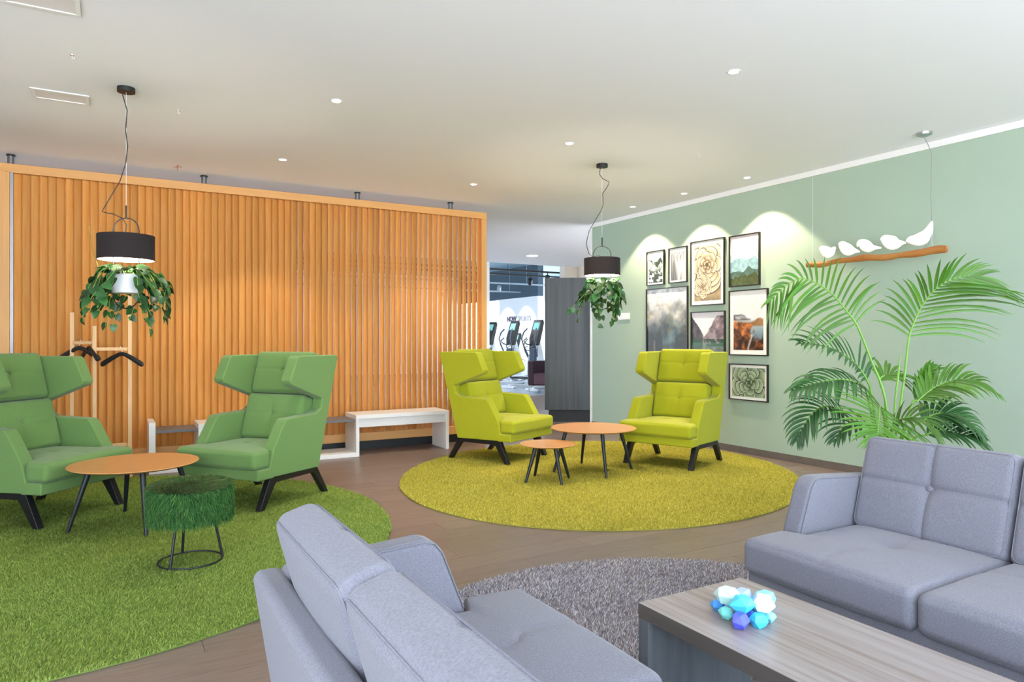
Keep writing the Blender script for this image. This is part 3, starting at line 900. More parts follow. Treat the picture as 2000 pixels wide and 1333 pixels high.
def frond(stem, rach, npair, Ll, Lr, view, m, droop=.55, wid=.011, ang0=62, ang1=22, tipL=.35, seed=0, as_obj=True, fold=.25, modes=('n', 'n')):
    """stem+rach: polylines; leaflets left (+side) and right of the rachis; view: direction the frond's upper face looks to"""
    r = random.Random(seed)
    full = spline(stem + rach[1:], 8)
    b = MB(); k = len(full); b.tube(full, [.0085 * (1 - .8 * i / (k - 1)) for i in range(k)], 7)
    fo = b.build('frond', M['palmstem'], t)
    R_ = spline(rach, 10); n = len(R_) - 1
    stuff = MB()
    for i in range(npair):
        s = .03 + .97 * (i / (npair - 1)); q = s * n; qi = min(n - 1, int(q)); p = R_[qi].lerp(R_[qi + 1], q - qi)
        tg = (R_[min(n, qi + 1)] - R_[max(0, qi - 1)]).normalized()
        sd = Vector(view).cross(tg).normalized()          # left of the tangent seen from the viewer
        nrm = tg.cross(sd).normalized()
        env = (math.sin(PI * (.16 + .70 * s)) ** .8) * (1 - (1 - tipL) * max(0, s - .55) / .45)
        for sg, LL, md in ((1, Ll, modes[0]), (-1, Lr, modes[1])):
            if LL <= 0: continue
            ev = {'n': env, 'short': (1 - .68 * s) * min(1, .75 + 2 * s), 'long': (.82 + .5 * s) if s < .35 else 1 - .62 * ((s - .35) / .65) ** 1.6}[md]
            L = LL * ev * r.uniform(.92, 1.06)
            al = R(ang0 + (ang1 - ang0) * s + r.uniform(-4, 4))
            d = tg * math.cos(al) + sd * sg * math.sin(al) + nrm * (fold * r.uniform(.6, 1.3))
            d.normalize()
            w = wid * (.55 + .45 * env) * r.uniform(.85, 1.1)
            pts = []; cur = p.copy(); dd = d.copy(); N = 6
            for j in range(N + 1):
                pts.append(cur.copy())
                dd = (dd + Vector((0, 0, -1)) * (droop * r.uniform(.8, 1.2) * (j + .4) / N * .42)).normalized()
                cur = cur + dd * (L / N)
            V = []; Fc = []
            for j, pp in enumerate(pts):
                tt = (pts[min(N, j + 1)] - pts[max(0, j - 1)]).normalized()
                xs = tt.cross(nrm)
                if xs.length < 1e-3: xs = sd.copy()
                xs.normalize(); nn = xs.cross(tt)
                ww = w * (.45, .85, 1.0, .92, .72, .42, .03)[j]
                V += [pp - xs * ww + nn * ww * .35, pp, pp + xs * ww + nn * ww * .35]
            for j in range(N):
                a = j * 3
                Fc += [(a, a + 1, a + 4, a + 3), (a + 1, a + 2, a + 5, a + 4)]
            if as_obj and leaf_count[0] < 292:
                me = bpy.data.meshes.new('leaflet'); me.from_pydata(V, [], Fc); me.materials.append(m)
                me.polygons.foreach_set('use_smooth', [True] * len(me.polygons))
                o = bpy.data.objects.new('leaflet', me); COL.objects.link(o); o.parent = fo; leaf_count[0] += 1
            else: stuff.add(V, Fc)
    if stuff.v:
        o = stuff.build('leaflet', m, fo); o['kind'] = 'stuff'
    return fo
BASE = Vector((0, 0, .45))
V_ = (0, -1, .25)
# two tall fronds
frond([BASE + Vector((.0, 0, 0)), C8(640, 1030, 0), C8(560, 800, .02), C8(492, 632, .02)], [C8(492, 632, .02), C8(440, 560, .01), C8(370, 475, -.02), C8(290, 415, -.06), C8(200, 385, -.10), C8(110, 430, -.14), C8(40, 500, -.18)],
      23, .47, .29, (0, -1, .1), M['palm'], .62, .0105, 72, 22, .62, 1, modes=('long', 'short'))
frond([BASE + Vector((.02, .02, 0)), C8(720, 1020, .05), C8(742, 860, .06), C8(760, 700, .06)], [C8(760, 700, .06), C8(785, 620, .05), C8(825, 535, .03), C8(880, 460, -.01), C8(950, 405, -.05), C8(1040, 375, -.08), C8(1120, 370, -.1)],
      22, .36, .52, (0, -1, .1), M['palm'], .52, .0100, 68, 20, .75, 2, modes=('short', 'long'))
# centre fan leaning to the viewer
frond([BASE + Vector((0, -.02, 0)), C8(640, 1200, -.02), C8(632, 1110, -.06), C8(612, 1050, -.12)], [C8(612, 1050, -.12), C8(608, 1062, -.20), C8(605, 1095, -.28), C8(602, 1140, -.35), C8(599, 1185, -.40), C8(596, 1225, -.44)],
      20, .42, .30, (0, -1, .45), M['palm'], .34, .0115, 112, 26, .8, 3, fold=.12)
# left mid, dark
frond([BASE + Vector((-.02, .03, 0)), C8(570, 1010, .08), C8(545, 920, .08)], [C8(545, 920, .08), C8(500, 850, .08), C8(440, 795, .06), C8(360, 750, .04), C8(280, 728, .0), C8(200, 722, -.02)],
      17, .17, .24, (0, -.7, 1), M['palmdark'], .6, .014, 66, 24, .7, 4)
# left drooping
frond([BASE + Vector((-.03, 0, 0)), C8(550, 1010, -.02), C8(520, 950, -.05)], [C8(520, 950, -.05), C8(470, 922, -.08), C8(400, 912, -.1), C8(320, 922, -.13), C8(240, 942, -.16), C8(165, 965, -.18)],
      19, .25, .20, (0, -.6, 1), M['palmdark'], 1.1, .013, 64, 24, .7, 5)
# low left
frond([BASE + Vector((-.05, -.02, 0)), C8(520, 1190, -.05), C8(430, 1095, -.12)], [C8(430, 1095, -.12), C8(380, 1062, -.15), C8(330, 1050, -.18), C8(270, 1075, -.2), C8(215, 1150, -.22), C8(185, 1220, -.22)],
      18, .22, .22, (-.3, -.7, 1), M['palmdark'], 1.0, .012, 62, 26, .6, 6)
# right mid
frond([BASE + Vector((.04, .02, 0)), C8(770, 1060, .0), C8(810, 1020, -.02)], [C8(810, 1020, -.02), C8(850, 985, -.03), C8(910, 945, -.05), C8(1000, 915, -.08), C8(1100, 925, -.1), C8(1210, 985, -.12)],
      19, .20, .25, (.1, -.7, 1), M['palm'], .8, .012, 58, 22, .6, 7)
# low right
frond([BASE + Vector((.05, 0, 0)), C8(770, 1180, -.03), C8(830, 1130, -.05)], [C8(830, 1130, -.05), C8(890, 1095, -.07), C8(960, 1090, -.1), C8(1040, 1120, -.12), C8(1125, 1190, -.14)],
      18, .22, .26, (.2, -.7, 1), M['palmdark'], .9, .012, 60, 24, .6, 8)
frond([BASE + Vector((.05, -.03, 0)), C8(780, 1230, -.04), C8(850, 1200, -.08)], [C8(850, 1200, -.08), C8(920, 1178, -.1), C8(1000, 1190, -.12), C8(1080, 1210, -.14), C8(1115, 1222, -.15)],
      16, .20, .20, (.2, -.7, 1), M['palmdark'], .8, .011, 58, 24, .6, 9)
# small upright ones
frond([BASE + Vector((.03, .04, 0)), C8(770, 1060, .06), C8(795, 1020, .06)], [C8(795, 1020, .06), C8(808, 960, .06), C8(835, 900, .05), C8(870, 850, .04)],
      9, .14, .16, (0, -1, .3), M['palm'], .5, .015, 30, 12, .6, 10)
frond([BASE + Vector((-.01, .05, 0)), C8(640, 1050, .1), C8(610, 920, .12)], [C8(610, 920, .12), C8(640, 890, .13), C8(690, 890, .14), C8(760, 960, .16)],
      11, .19, .19, (0, -.5, 1), M['palm'], .8, .011, 56, 24, .6, 11)
frond([BASE + Vector((.0, -.04, 0)), C8(650, 1230, -.14), C8(680, 1160, -.2)], [C8(680, 1160, -.2), C8(720, 1120, -.24), C8(790, 1110, -.28), C8(860, 1150, -.3), C8(900, 1215, -.3)],
      14, .20, .22, (.2, -.7, 1), M['palm'], .9, .011, 60, 24, .6, 12)
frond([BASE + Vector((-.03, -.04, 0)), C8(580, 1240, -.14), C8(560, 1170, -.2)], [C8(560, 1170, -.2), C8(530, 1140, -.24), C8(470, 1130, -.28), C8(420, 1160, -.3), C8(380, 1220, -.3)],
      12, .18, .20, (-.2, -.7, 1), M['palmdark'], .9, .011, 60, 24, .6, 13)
b = MB(); b.tube([BASE + Vector((.01, .01, 0)), C8(692, 1000, 0), C8(706, 880, 0), C8(717, 770, 0)], [.006, .006, .007, .001], 7); b.build('young_spear', M['palmstem'], t)

# ------------------------------------------------------------------ bird lamp
BX, BY0, BY1, BZ = 5.725, 3.03, 4.295, 1.963
t = thing('bird_lamp', 'hanging branch lamp with five glowing white birds, above the palm', 'lamp', (BX, (BY0 + BY1) / 2, 0))
cy = (BY0 + BY1) / 2
pts = []; rs = []
for i in range(26):
    s = i / 25; yy = BY0 + (BY1 - BY0) * s - cy
    pts.append((.006 * math.sin(s * 9) + .004 * math.sin(s * 23), yy, BZ + .007 * math.sin(s * 11 + 1) + .004 * math.sin(s * 27)))
    rs.append(.030 - .006 * s + .003 * math.sin(s * 15) + .002 * math.sin(s * 37))
b = MB(); b.tube(pts, rs, 14); b.build('branch', M['log'], t, ang=60)
for sgn, i in ((-1, 0), (1, 25)):
    b = MB(); p = Vector(pts[i]); b.tube([p + Vector((0, 0, 0)), p + Vector((0, sgn * .0015, 0))], rs[i] * .97, 14); b.build('cut_end', M['logend'], t)
birds = [  # y, spine (forward=+Y of the head): (dy, z, r)
    (4.092, [(.088, .098, .002), (.076, .102, .010), (.058, .105, .026), (.030, .090, .034), (.0, .066, .046), (-.030, .058, .047), (-.058, .066, .034), (-.078, .082, .020), (-.10, .104, .008)]),
    (3.891, [(.090, .118, .002), (.078, .122, .010), (.058, .122, .028), (.032, .100, .036), (.0, .070, .048), (-.035, .055, .045), (-.070, .050, .028), (-.10, .046, .014), (-.145, .034, .006)]),
    (3.700, [(.092, .075, .003), (.088, .100, .016), (.060, .114, .032), (.030, .100, .044), (0, .072, .052), (-.035, .055, .042), (-.065, .056, .024), (-.10, .052, .014), (-.155, .044, .007)]),
    (3.472, [(.110, .110, .002), (.100, .114, .014), (.078, .118, .032), (.045, .100, .042), (.005, .078, .054), (-.03, .064, .048), (-.062, .060, .030), (-.10, .070, .014), (-.135, .058, .004)]),
    (3.236, [(.125, .070, .002), (.115, .076, .012), (.092, .082, .028), (.055, .076, .034), (.015, .072, .046), (-.03, .082, .050), (-.068, .112, .036), (-.088, .150, .022), (-.108, .205, .006)]),
]
for y, sp in birds:
    b = MB(); P = [(0, dy, z) for dy, z, r in sp]
    P = [(0, dy * .92, z * 1.08 + .006) for dy, z, r in sp]; b.tube(P, [r * 1.2 for _, _, r in sp], 14, flat=.86); o = b.build('bird', M['bird'], t, loc=(0, y - cy, BZ + .022), sub=1)
b = MB(); b.cyl((0, 3.14 - cy, BZ + .02), (0, 3.14 - cy, BZ + .16), .0012, n=6); b.build('wire', M['chrome'], t)
b = MB(); b.tube([(-.02, 3.19 - cy, CEIL - .03), (-.01, 3.165 - cy, CEIL - .10), (0, 3.142 - cy, CEIL - .17), (0, 3.146 - cy, CEIL - .5), (.002, 3.143 - cy, CEIL - .75), (0, 3.14 - cy, BZ + .14), (0, 3.165 - cy, BZ + .06), (0, 3.21 - cy, BZ + .028)], .0030, 7); b.build('cable', M['cable'], t)
b = MB(); b.lathe([(.001, 0), (.030, 0), (.058, .012), (.060, .03), (.001, .03)], 32, (-.02, 3.19 - cy, CEIL - .03)); b.build('canopy', M['chrome'], t)
b = MB(); b.cyl((0, 4.235 - cy, BZ + .02), (0, 4.235 - cy, CEIL), .0008, n=6); b.build('wire', M['white'], t)

# ------------------------------------------------------------------ pictures
def rosette(H, W, centres, base, dark, light, seed, bgc):
    yy, xx = np.mgrid[0:H, 0:W]
    img = np.ones((H, W, 3)) * hexa(bgc) * (.75 + .5 * fbm(H, W, 5, 3, seed))[..., None]
    r = np.random.default_rng(seed)
    for (cx, cy_, Rm, n0) in centres:
        rings = 6
        halo = np.hypot(xx - cx, yy - cy_) < Rm * .62
        img[halo] *= .55
        for k in range(rings):
            rad = Rm * (1 - k / rings) ** 1.1
            n = max(3, n0 - k // 2)
            off = k * 2.399 + .4
            for i in range(n):
                a = off + 2 * PI * i / n + r.uniform(-.08, .08)
                dx, dy = xx - cx, yy - cy_
                u = (dx * math.cos(a) + dy * math.sin(a)) / rad; v = (-dx * math.sin(a) + dy * math.cos(a)) / rad
                def width(q): return .50 * np.clip(q, 0, 1) ** .6 * np.sqrt(np.clip(1 - ((np.clip(q, .55, 1.0) - .55) / .45) ** 2.4, 0, 1))
                shd = (u > .05) & (np.abs(v - .02) < width(u / 1.05) * 1.08 + .015) & (u < 1.05)
                img[shd] *= .6
                wd = width(u); ins = (u > 0) & (u < 1) & (np.abs(v) < wd)
                ed = np.abs(v) / np.maximum(wd, 1e-3)
                sh = np.clip((u - .42) / .5, 0, 1) ** .9; sh = np.clip(.05 + .95 * sh + .10 * v / np.maximum(wd, .05), 0, 1)
                c = hexa(dark) * (1 - sh)[..., None] + hexa(base) * sh[..., None]
                rim = np.clip((np.maximum(ed, (u - .75) * 4) - .78) / .2, 0, 1) * np.clip((u - .3) * 3, 0, 1) * .8
                c = mixc(c, hexa(light), rim)
                img[ins] = c[ins]
    return np.clip(img, 0, 1)
def ridge(W, base, amp, sc, seed): return base + amp * (fbm(2, W, sc, 5, seed)[0] - .5)
def art(kind, H, W):
    y = np.linspace(0, 1, H)[:, None] * np.ones((1, W)); x = np.linspace(0, 1, W)[None] * np.ones((H, 1))
    if kind == 'mist':
        n = fbm(H, W, 4, 5, 11)
        t = np.clip((y + .55 * (n - .5) - .25) * 2.2, 0, 1)
        img = mixc(hexa('E9EEF0'), hexa('2E3A2A'), t * (fbm(H, W, 9, 4, 5) > .42) * .95)
        r = ridge(W, .25, .3, 4, 3); m = (y > r) & (y < r + .22 - .3 * np.abs(x - .7)); img[m] = hexa('3A4A36') * .9
        fog = np.clip((fbm(H, W, 4, 4, 8) - .5) * 5, 0, 1) * np.exp(-((y - .5) / .2) ** 2); return mixc(img, hexa('EEF2F4'), fog)
    if kind == 'agave':
        img = np.ones((H, W, 3)) * hexa('C9CBCC')
        for i, (bx, tx, w) in enumerate([(.1, -.2, .2), (.9, 1.3, .2), (.25, .1, .22), (.8, .95, .22), (.35, .35, .2), (.7, .62, .22), (.5, .85, .16), (.5, .5, .16), (.45, .2, .14)]):
            s = 1 - y; c = bx + (tx - bx) * s ** 1.4; ww = w * np.sin(PI * np.clip(.25 + .75 * s, 0, 1)) ** .8 * (s < .98)
            d = (x - c) / np.maximum(ww, 1e-3); m = np.abs(d) < 1
            sh = np.clip(.45 + .35 * d + .15 * s, .05, 1)
            img[m] = (hexa('E2E4E6') * sh[..., None] + hexa('3B3E40') * (1 - sh[..., None]))[m]
        return img
    if kind == 'beige': return rosette(H, W, [(W * .48, H * .36, W * .80, 7), (W * .32, H * .74, W * .34, 6)], 'D2C3A8', '5A4A34', 'F2E8D6', 2, '9A8868')
    if kind == 'sage': return rosette(H, W, [(W * .52, H * .50, H * .92, 6)], 'A3B496', '3B4C33', 'D5DFC8', 4, '6C825C')
    if kind == 'bluehills':
        img = mixc(hexa('E9DEE0'), hexa('D8DDE2'), y)
        for b0, am, sc, c, sd in ((.28, .12, 2, 'CDD3DB', 1), (.40, .18, 2, 'B4C6CE', 2), (.50, .30, 2, '7FA2AD', 6), (.68, .2, 4, '4A625A', 4), (.82, .2, 8, '44502F', 5)):
            r = ridge(W, b0, am, sc, sd); m = y > r
            t = np.clip((y - r) * 2.5, 0, 1); col = mixc(hexa(c), hexa(c) * .8 + .2 * hexa('CFE0E2'), t)
            img[m] = (col * (.8 + .4 * fbm(H, W, 12, 4, sd))[..., None])[m]
        return np.clip(img, 0, 1)
    if kind == 'fog':
        img = mixc(hexa('D7D8DA'), hexa('2B3230'), np.clip((y - .16) * 2.6 + .9 * (fbm(H, W, 3, 5, 21) - .5), 0, 1))
        warm = np.clip((fbm(H, W, 6, 4, 31) - .55) * 5, 0, 1) * np.exp(-((y - .42) / .18) ** 2); img = mixc(img, hexa('8A7A4A'), warm * .6)
        blue = np.clip((fbm(H, W, 4, 4, 41) - .45) * 4, 0, 1) * np.exp(-((y - .62) / .2) ** 2) * (x > .4); img = mixc(img, hexa('6E8C92'), blue * .7)
        fog = np.clip((fbm(H, W, 3, 4, 51) - .48) * 5, 0, 1) * np.exp(-((y - .3) / .16) ** 2); img = mixc(img, hexa('D9D2CE'), fog * .6)
        cxr = .18 + .25 * (y - .65) * 2 + .05 * np.sin(y * 14); road = np.exp(-((x - cxr) / .022) ** 2) * (y > .66); img = mixc(img, hexa('9C7A66'), road * .8)
        return np.clip(img * (.8 + .4 * fbm(H, W, 14, 3, 61))[..., None], 0, 1)
    if kind == 'lake':
        img = np.ones((H, W, 3)) * hexa('E3DEE2')
        yy = np.where(y < .5, y, 1 - y)
        r1 = .22 + .75 * np.abs(x - .42) * -1 + .33; r1 = .48 - 1.1 * np.abs(x - .36) + .10 * (fbm(2, W, 9, 4, 3)[0] - .5)
        edge = np.clip(.40 - np.abs(x - .38) * .9 + .12 * (fbm(2, W, 7, 4, 6)[0][None] - .5), .06, .46)
        m = yy > edge
        rock = mixc(hexa('5F5058'), hexa('A99AA2'), np.clip(fbm(H, W, 9, 5, 7) * 1.8 - .4, 0, 1)); rock = rock * np.where(x < .34, .55, 1.0)[..., None]; img[m] = rock[m]
        tree = (yy > .44) & (fbm(H, W, 10, 3, 4) > .35); img[tree] = hexa('2F4A3A')
        wat = y > .5; img[wat] = (img[wat] * .55 + hexa('5F9580') * .45) * .95
        bo = ((x - .62) / .07) ** 2 + ((y - .93) / .05) ** 2 < 1; img[bo] = hexa('B5662E')
        return img
    if kind == 'autumn':
        img = mixc(hexa('CDD5DA'), hexa('DADDE0'), y)
        n1 = fbm(H, W, 6, 5, 5); n2 = fbm(H, W, 8, 5, 6)
        lake = np.clip((y - .44) * 30, 0, 1); img = mixc(img, mixc(hexa('B9C6CE'), hexa('6E8798'), np.clip((y - .44) * 3, 0, 1)), lake)
        h1 = np.clip((y - (.33 + .10 * (x - .1) ** 2 * 3 + .05 * (n1 - .5))) * 40, 0, 1) * np.clip((.47 - y) * 40, 0, 1) * np.clip((.62 - x) * 12, 0, 1); img = mixc(img, hexa('55565E'), h1)
        h2 = np.clip((y - (.52 - .24 * (x - .42) + .06 * (n1 - .5))) * 30, 0, 1) * np.clip((.58 - y) * 30, 0, 1) * np.clip((x - .45) * 12, 0, 1); img = mixc(img, mixc(hexa('6E4E38'), hexa('B58A5A'), n2), h2)
        m1 = np.clip((.60 - x + .35 * (n1 - .5) + .25 * (y - .5)) * 14, 0, 1) * np.clip((y - .44 - .05 * x) * 16, 0, 1)
        img = mixc(img, mixc(hexa('E08848'), hexa('4A2E22'), np.clip(n2 * 2.2 - .75 + .9 * (y - .55), 0, 1)), m1)
        m2 = np.clip((y - .74 + .25 * (n1 - .5)) * 12, 0, 1); img = mixc(img, mixc(hexa('34231C'), hexa('B0622E'), np.clip(n2 * 2.4 - 1.0, 0, 1)), m2)
        fog = np.clip((fbm(H, W, 4, 4, 10) - .42) * 3, 0, 1) * np.exp(-((y - .40) / .04) ** 2); img = mixc(img, hexa('F0F0F2'), fog)
        riv = np.exp(-((x - .56 - .06 * np.sin(y * 11)) / .03) ** 2) * (y > .72); return np.clip(mixc(img, hexa('C9D2DA'), riv * .8), 0, 1)
def picture(y1, z1, y0, z0, kind, border, label):
    W, H = y1 - y0, z1 - z0
    t = thing('framed_picture', label, 'picture', (WX, (y0 + y1) / 2, (z0 + z1) / 2), 0, 'framed nature pictures on the sage wall')
    fw, fd = .012, .026
    b = MB()
    b.box(-fd, -.001, -W / 2, W / 2, H / 2 - fw, H / 2); b.box(-fd, -.001, -W / 2, W / 2, -H / 2, -H / 2 + fw)
    b.box(-fd, -.001, -W / 2, -W / 2 + fw, -H / 2 + fw, H / 2 - fw); b.box(-fd, -.001, W / 2 - fw, W / 2, -H / 2 + fw, H / 2 - fw)
    b.build('frame', M['frame'], t, ang=20)
    if border: MB().box(-.012, -.002, -W / 2 + fw, W / 2 - fw, -H / 2 + fw, H / 2 - fw).build('mat_board', M['matb'], t)
    pw, ph = W - 2 * (fw + border), H - 2 * (fw + border)
    nx = int(pw * 230); nz = int(ph * 230)
    img = np.clip(art(kind, nz, nx), 0, 1)
    limg = np.where(img <= .04045, img / 12.92, ((img + .055) / 1.055) ** 2.4)
    # picture's left edge (seen by the viewer) is +Y
    gy = np.linspace(pw / 2, -pw / 2, nx); gz = np.linspace(ph / 2, -ph / 2, nz)
    YY, ZZ = np.meshgrid(gy, gz)
    V = np.c_[np.full(YY.size, -.0135 if border else -.010), YY.ravel(), ZZ.ravel()]
    i = (np.arange(nz - 1)[:, None] * nx + np.arange(nx - 1)[None]).ravel()
    Fc = np.c_[i, i + nx, i + nx + 1, i + 1]
    me = big_mesh('print', V, Fc, limg.reshape(-1, 3)); me.materials.append(M['print'])
    o = bpy.data.objects.new('print', me); COL.objects.link(o); o.parent = t
picture(6.901, 2.387, 6.574, 1.946, 'mist', .022, 'small framed print of misty trees, top left of the picture group')
picture(6.491, 2.387, 6.172, 1.949, 'agave', .022, 'small framed black and white print of long agave leaves')
picture(6.112, 2.418, 5.584, 1.651, 'beige', .045, 'framed print of a beige succulent rosette with a white border')
picture(5.516, 2.409, 5.090, 1.838, 'bluehills', 0, 'framed print of hazy blue hills, top right of the group')
picture(6.911, 1.903, 6.163, .89, 'fog', 0, 'large framed print of a foggy dark forest with a winding road')
picture(6.112, 1.582, 5.576, .85, 'lake', 0, 'framed print of a mountain lake, partly behind the right lime armchair')
picture(5.516, 1.798, 4.983, 1.076, 'autumn', .05, 'framed print of orange autumn trees by a lake with a white border')
picture(5.516, .985, 4.983, .583, 'sage', .03, 'framed print of a green succulent, lowest of the picture group')

# light switches on the sage wall
t = thing('light_switch', 'row of three white light switches on the sage wall beside the hanging plant', 'switch', (WX, 7.38, 1.567))
MB().box(-.010, -.0005, -.125, .125, -.045, .045).build('plate', M['switch'], t, .003)
for k in (-1, 0, 1): MB().box(-.015, -.0102, k * .08 - .034, k * .08 + .034, -.034, .034).build('rocker', M['switch'], t, .002)

# ------------------------------------------------------------------ ceiling fittings
def downlight(x, y, label, energy, size=100, blend=.35, r=.031, z=CEIL):
    t = thing('downlight', label, 'ceiling light', (x, y, z), 0, 'downlights in the white ceiling')
    b = MB(); b.lathe([(r, -.004), (r + .010, -.004), (r + .012, -.0005), (r, -.0005), (r, -.004)], 32); b.build('trim_ring', M['white'], t)
    b = MB(); b.lathe([(.001, -.003), (r - .0005, -.003), (r - .0005, -.0008), (.001, -.0008)], 24); b.build('lens', M['spotglow'], t)
    if energy:
        ld = bpy.data.lights.new('spot', 'SPOT'); ld.energy = energy; ld.color = (1.0, .82, .58) if blend < .3 else WARM; ld.spot_size = R(size); ld.spot_blend = blend; ld.shadow_soft_size = .03
        lo = bpy.data.objects.new('spot', ld); COL.objects.link(lo); lo.parent = t; lo.location = (0, 0, -.012)
E1, E2 = 48, 78
downlight(1.361, 4.825, 'downlight in the ceiling right of the left planter lamp, over the green rug', E1)
downlight(1.372, 6.650, 'downlight close to the middle of the slatted screen', E1)
downlight(3.379, 4.873, 'downlight left of the planter lamp near the sage wall', E1)
downlight(3.368, 3.056, 'downlight nearest the viewer, over the gap between rugs', E1)
downlight(3.374, 6.672, 'downlight near the right end of the slatted screen', E1)
downlight(5.686, 4.983, 'wall washing downlight over the right pictures, nearest of the wall row', E2, 96, .22)
downlight(5.677, 5.885, 'wall washing downlight over the beige rosette print, middle of the wall row', E2, 96, .22)
downlight(5.685, 6.796, 'wall washing downlight over the small prints, farthest of the wall row', E2, 96, .22)
downlight(7.27, 11.78, 'wide round ceiling light in the passage towards the gym', 60, 130, .5, .11)
def vent(x, y, label):
    t = thing('ceiling_vent', label, 'vent', (x, y, CEIL), 0, 'flush ceiling vents at the upper left')
    b = MB()
    for a in ((-.17, .17, -.11, -.085), (-.17, .17, .085, .11), (-.17, -.145, -.085, .085), (.145, .17, -.085, .085)): b.box(*a, -.008, -.0005)
    b.build('vent_frame', M['white'], t, .002)
    MB().box(-.144, .144, -.084, .084, -.003, -.0008).build('vent_panel', mat('vent_panel', '#E9E4E4', .8), t)
vent(-.31, 5.685, 'flush white ceiling vent left of the left planter lamp')
vent(-.31, 4.12, 'flush white ceiling vent cut by the top edge of the view')
def hook(x, y, label):
    t = thing('ceiling_hook', label, 'hook', (x, y, CEIL), 0, 'small hooks in the ceiling')
    b = MB(); b.lathe([(.001, -.004), (.010, -.004), (.011, -.0005), (.001, -.0005)], 14); b.build('hook_base', M['chrome'], t)
    b = MB(); b.tube([(0, 0, -.003), (0, 0, -.016)] + [(.006 - .006 * math.cos(a), 0, -.016 - .006 * math.sin(a) * 1.4) for a in np.linspace(.3, 3.6, 8)], .0014, 6); b.build('hook_wire', M['switch'], t)
hook(-.207, 4.823, 'small clear ceiling hook nearest the upper left vent')
hook(.415, 5.61, 'small clear ceiling hook right of the left planter lamp')
hook(4.62, 4.6, 'small clear ceiling hook right of the second planter lamp')
t = thing('wire_end', 'loose red and green wire ends hanging from the ceiling near the screen', 'wire', (.5375, 7.37, CEIL))
for nm, m, p in (('red_wire', mat('red_wire', '#C2483A', .5), [(0, 0, 0), (.005, 0, -.02), (-.02, 0, -.03), (-.03, -.01, -.02)]), ('green_wire', mat('green_wire', '#7E8A4E', .5), [(.004, 0, 0), (.012, 0, -.015), (.03, 0, -.012), (.035, -.01, -.02)]), ('red_wire', None, [(.0, 0, 0), (.004, 0, -.03), (.003, 0, -.055)])):
    b = MB(); b.tube(p, .0025, 6); b.build(nm, m or bpy.data.materials['red_wire'], t)

# ------------------------------------------------------------------ cupboard and dark armchair at the back
t = thing('tall_cupboard', 'tall dark grey woodgrain cupboard behind the end of the sage wall', 'cupboard', (6.10, 8.83, 0), R(-33))
MB().box(-.36, .55, -.21, .40, .185, 2.19).build('body', M['cupb'], t, .002)
MB().box(-.30, .50, -.16, .36, 0, .184).build('dark_base', M['dark'], t)
t = thing('tub_armchair', 'dark plum armchair on thin chrome legs, half hidden by the grey cupboard', 'armchair', (8.77, 13.7, 0), R(-30), 'dark lounge chairs')
MB().box(-.37, -.26, -.36, .36, .20, .75).build('armrest', M['plum'], t, .02, 3)
MB().box(.26, .37, -.36, .36, .20, .75).build('armrest', M['plum'], t, .02, 3)
MB().box(-.26, .26, .24, .36, .20, .75).build('backrest', M['plum'], t, .02, 3)
me = cushion(.52, .60, .24, .03, (0, 0, .015), 10); link('seat_cushion', me, M['plumseat'], t, loc=(0, -.06, .33))
MB().box(-.36, .36, -.34, .34, .175, .199).build('base_frame', M['chrome'], t)
for sx in (-.34, .34):
    b = MB(); b.tube([(sx, -.32, .18), (sx, -.32, .008), (sx, .32, .008), (sx, .32, .18)], .008, 8); b.build('leg', M['chrome'], t)

# ------------------------------------------------------------------ gym
def make_trainer():
    t = thing('cross_trainer', '', 'exercise machine', group='cross trainers in the gym')
    b = MB(); b.box(-.75, .62, -.05, .05, .02, .09); b.box(-.80, -.72, -.28, .28, 0, .06); b.box(.48, .58, -.28, .28, 0, .06); b.build('base_frame', M['silver'], t, .01)
    b = MB(); b.lathe([(.001, -.09), (.27, -.09), (.31, -.06), (.31, .06), (.27, .09), (.001, .09)], 32)
    b.build('flywheel_housing', M['gymwhite'], t, loc=(.32, 0, .40), rot=(R(90), 0, 0), ang=25)
    b = MB(); b.lathe([(.31, -.05), (.325, -.05), (.325, .05), (.31, .05)], 32); b.f = b.f[:-2]
    b.build('housing_band', M['machblue'], t, loc=(.32, 0, .40), rot=(R(90), 0, 0), ang=25)
    b = MB(); b.prism([(.02, .55), (.36, .68), (.30, .95), (.22, 1.22), (.14, 1.22), (.12, .95)], 'y', -.07, .07); b.build('mast', M['silver'], t, .02)
    b = MB(); b.prism([(-.02, .55), (.10, .60), (.10, 1.02), (-.02, 1.0)], 'y', -.12, .12); b.build('pivot_cover', M['machblue'], t, .02)
    b = MB(); b.prism([(.03, 1.12), (.10, 1.10), (.26, 1.70), (.23, 1.78), (.19, 1.78), (.03, 1.30)], 'y', -.19, .19); c = b.build('console', M['dark'], t, .015)
    b = MB(); b.prism([(.103, 1.52), (.165, 1.70), (.161, 1.705), (.098, 1.525)], 'y', -.12, .12); b.build('screen', M['screen'], c)
    for s in (-1, 1):
        b = MB(); b.tube([(.02, s * .20, .80), (-.10, s * .26, 1.10), (-.16, s * .27, 1.28), (-.10, s * .25, 1.45), (-.02, s * .2, 1.55)], .019, 8); b.build('moving_handlebar', M['machblue'], t)
        b = MB(); b.tube([(.05, s * .10, 1.10), (-.10, s * .14, 1.14), (-.16, s * .18, 1.22), (-.05, s * .18, 1.30)], .015, 8); b.build('fixed_handlebar', M['dark'], t)
        b = MB(); b.tube([(.02, s * .20, .82), (.0, s * .20, .30)], .02, 8); b.build('swing_arm', M['silver'], t)
        b = MB(); b.tube([(.32, s * .16, .40 + s * .1), (-.02, s * .20, .30), (-.55, s * .17, .18)], .022, 8); pa = b.build('pedal_arm', M['silver'], t)
        MB().box(-.56, -.22, s * .17 - .07, s * .17 + .07, .24, .28).build('pedal', M['dark'], pa, .01)
    return t
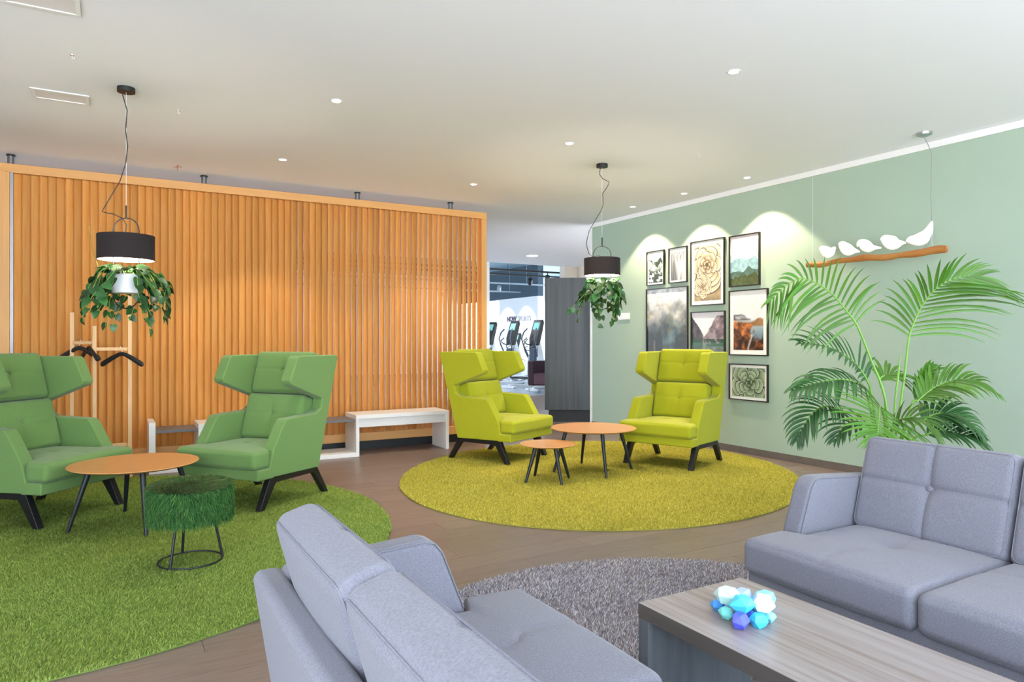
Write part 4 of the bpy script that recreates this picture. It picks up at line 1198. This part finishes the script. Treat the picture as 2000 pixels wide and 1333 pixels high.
mt = make_trainer()
def putm(o, x, y, a, lab): o.location = (x, y, 0); o.rotation_euler = (0, 0, a); o['label'] = lab
putm(mt, 9.6, 15.55, .08, 'cross trainer nearest to the plum armchair')
ex = [(9.6, 16.80, .06, 'cross trainer in the front row, its screen just below the wall lettering'), (9.6, 18.10, .04, 'cross trainer beside the end of the slatted screen'),
      (9.6, 14.35, .05, 'cross trainer half hidden by the grey cupboard'), (10.88, 17.7, 0, 'smaller cross trainer behind the front row, nearer the plum armchair'), (10.88, 18.75, 0, 'smaller cross trainer behind the front row, below the wall lettering')]
for x, y, a, lab in ex:
    o = copy_tree(mt); putm(o, x, y, a, lab)
    if x > 10: o.scale = (.82, .82, .82)
# lettering
def letters(body, y, z, size, m, off, name):
    cu = bpy.data.curves.new(name, 'FONT'); cu.body = body; cu.size = size; cu.extrude = .008; cu.offset = off; cu.materials.append(m)
    tmp = bpy.data.objects.new(name, cu); COL.objects.link(tmp)
    dg = bpy.context.evaluated_depsgraph_get(); me = bpy.data.meshes.new_from_object(tmp.evaluated_get(dg))
    bpy.data.objects.remove(tmp)
    o = bpy.data.objects.new(name, me); COL.objects.link(o)
    o.location = (11.488, y, z); o.rotation_euler = (R(90), 0, R(-90))
    return o
lt = thing('wall_lettering', 'NOW SPORTS lettering on the white gym wall', 'sign', (11.488, 19.5, 1.93))
for body, y, off, m in (('NOW', 20.24, .007, M['letter']), ('SPORTS', 19.52, .003, M['letterpale'])):
    o = letters(body, y, 1.83, .235, m, off, 'word'); o.parent = lt; o.location = (0, y - 19.5, -.07)
def track(y, x0, x1, z, spots, m, label):
    t = thing('track_light', label, 'track light', ((x0 + x1) / 2, y, z), 0, 'track lights under the gym ceiling')
    c = (x0 + x1) / 2
    MB().box(x0 - c, x1 - c, -.022, .022, -.02, .02).build('track', m, t)
    b = MB()
    for x in np.linspace(x0 + .4, x1 - .4, 5): b.cyl((x - c, 0, .02), (x - c, 0, (3.62 if y > 13.2 else CEIL) - z), .004, n=6)
    b.build('suspension_wire', m, t)
    for x in spots:
        b = MB(); b.cyl((x - c, 0, -.02), (x - c, 0, -.08), .012, n=8); s_ = b.build('spot_arm', M['dark'], t)
        b = MB(); b.cyl((x - c - .03, -.05, -.10), (x - c + .03, .07, -.20), .055, n=16); b.build('spot_head', M['dark'] if m is M['dark'] else m, s_)
track(13.35, 3, 9.4, 2.80, (8.65,), M['dark'], 'black track with a spot at the edge of the white ceiling')
track(15.0, 3, 12, 2.88, (7.6, 9.2), M['dark'], 'dark track second from the white ceiling edge')
track(17.0, 3, 13, 2.84, (8.0, 9.4), M['gymtrack'], 'pale track in the middle of the gym ceiling')
track(19.2, 3, 11.4, 2.78, (8.7, 9.9), M['gymtrack'], 'pale track deep in the gym, nearest the lettering')
for y in (19.0, 20.2):
    ld = bpy.data.lights.new('gym_spot', 'SPOT'); ld.energy = 28; ld.spot_size = R(80); ld.spot_blend = .3; ld.color = (1, .97, .93); ld.shadow_soft_size = .04
    lo = bpy.data.objects.new('gym_spot', ld); COL.objects.link(lo); lo.location = (10.9, y, 2.66); lo.rotation_euler = (0, R(-22), 0)
for x, y in ((6.5, 15.0), (9.0, 16.6), (10.2, 19.0), (6.0, 19.0)):  # added fill lamps that brighten the gym, set apart from the track heads
    ld = bpy.data.lights.new('gym_fill', 'SPOT'); ld.energy = 130; ld.spot_size = R(130); ld.spot_blend = .6; ld.color = (.95, .97, 1); ld.shadow_soft_size = .08
    lo = bpy.data.objects.new('gym_fill', ld); COL.objects.link(lo); lo.location = (x, y, 2.6)
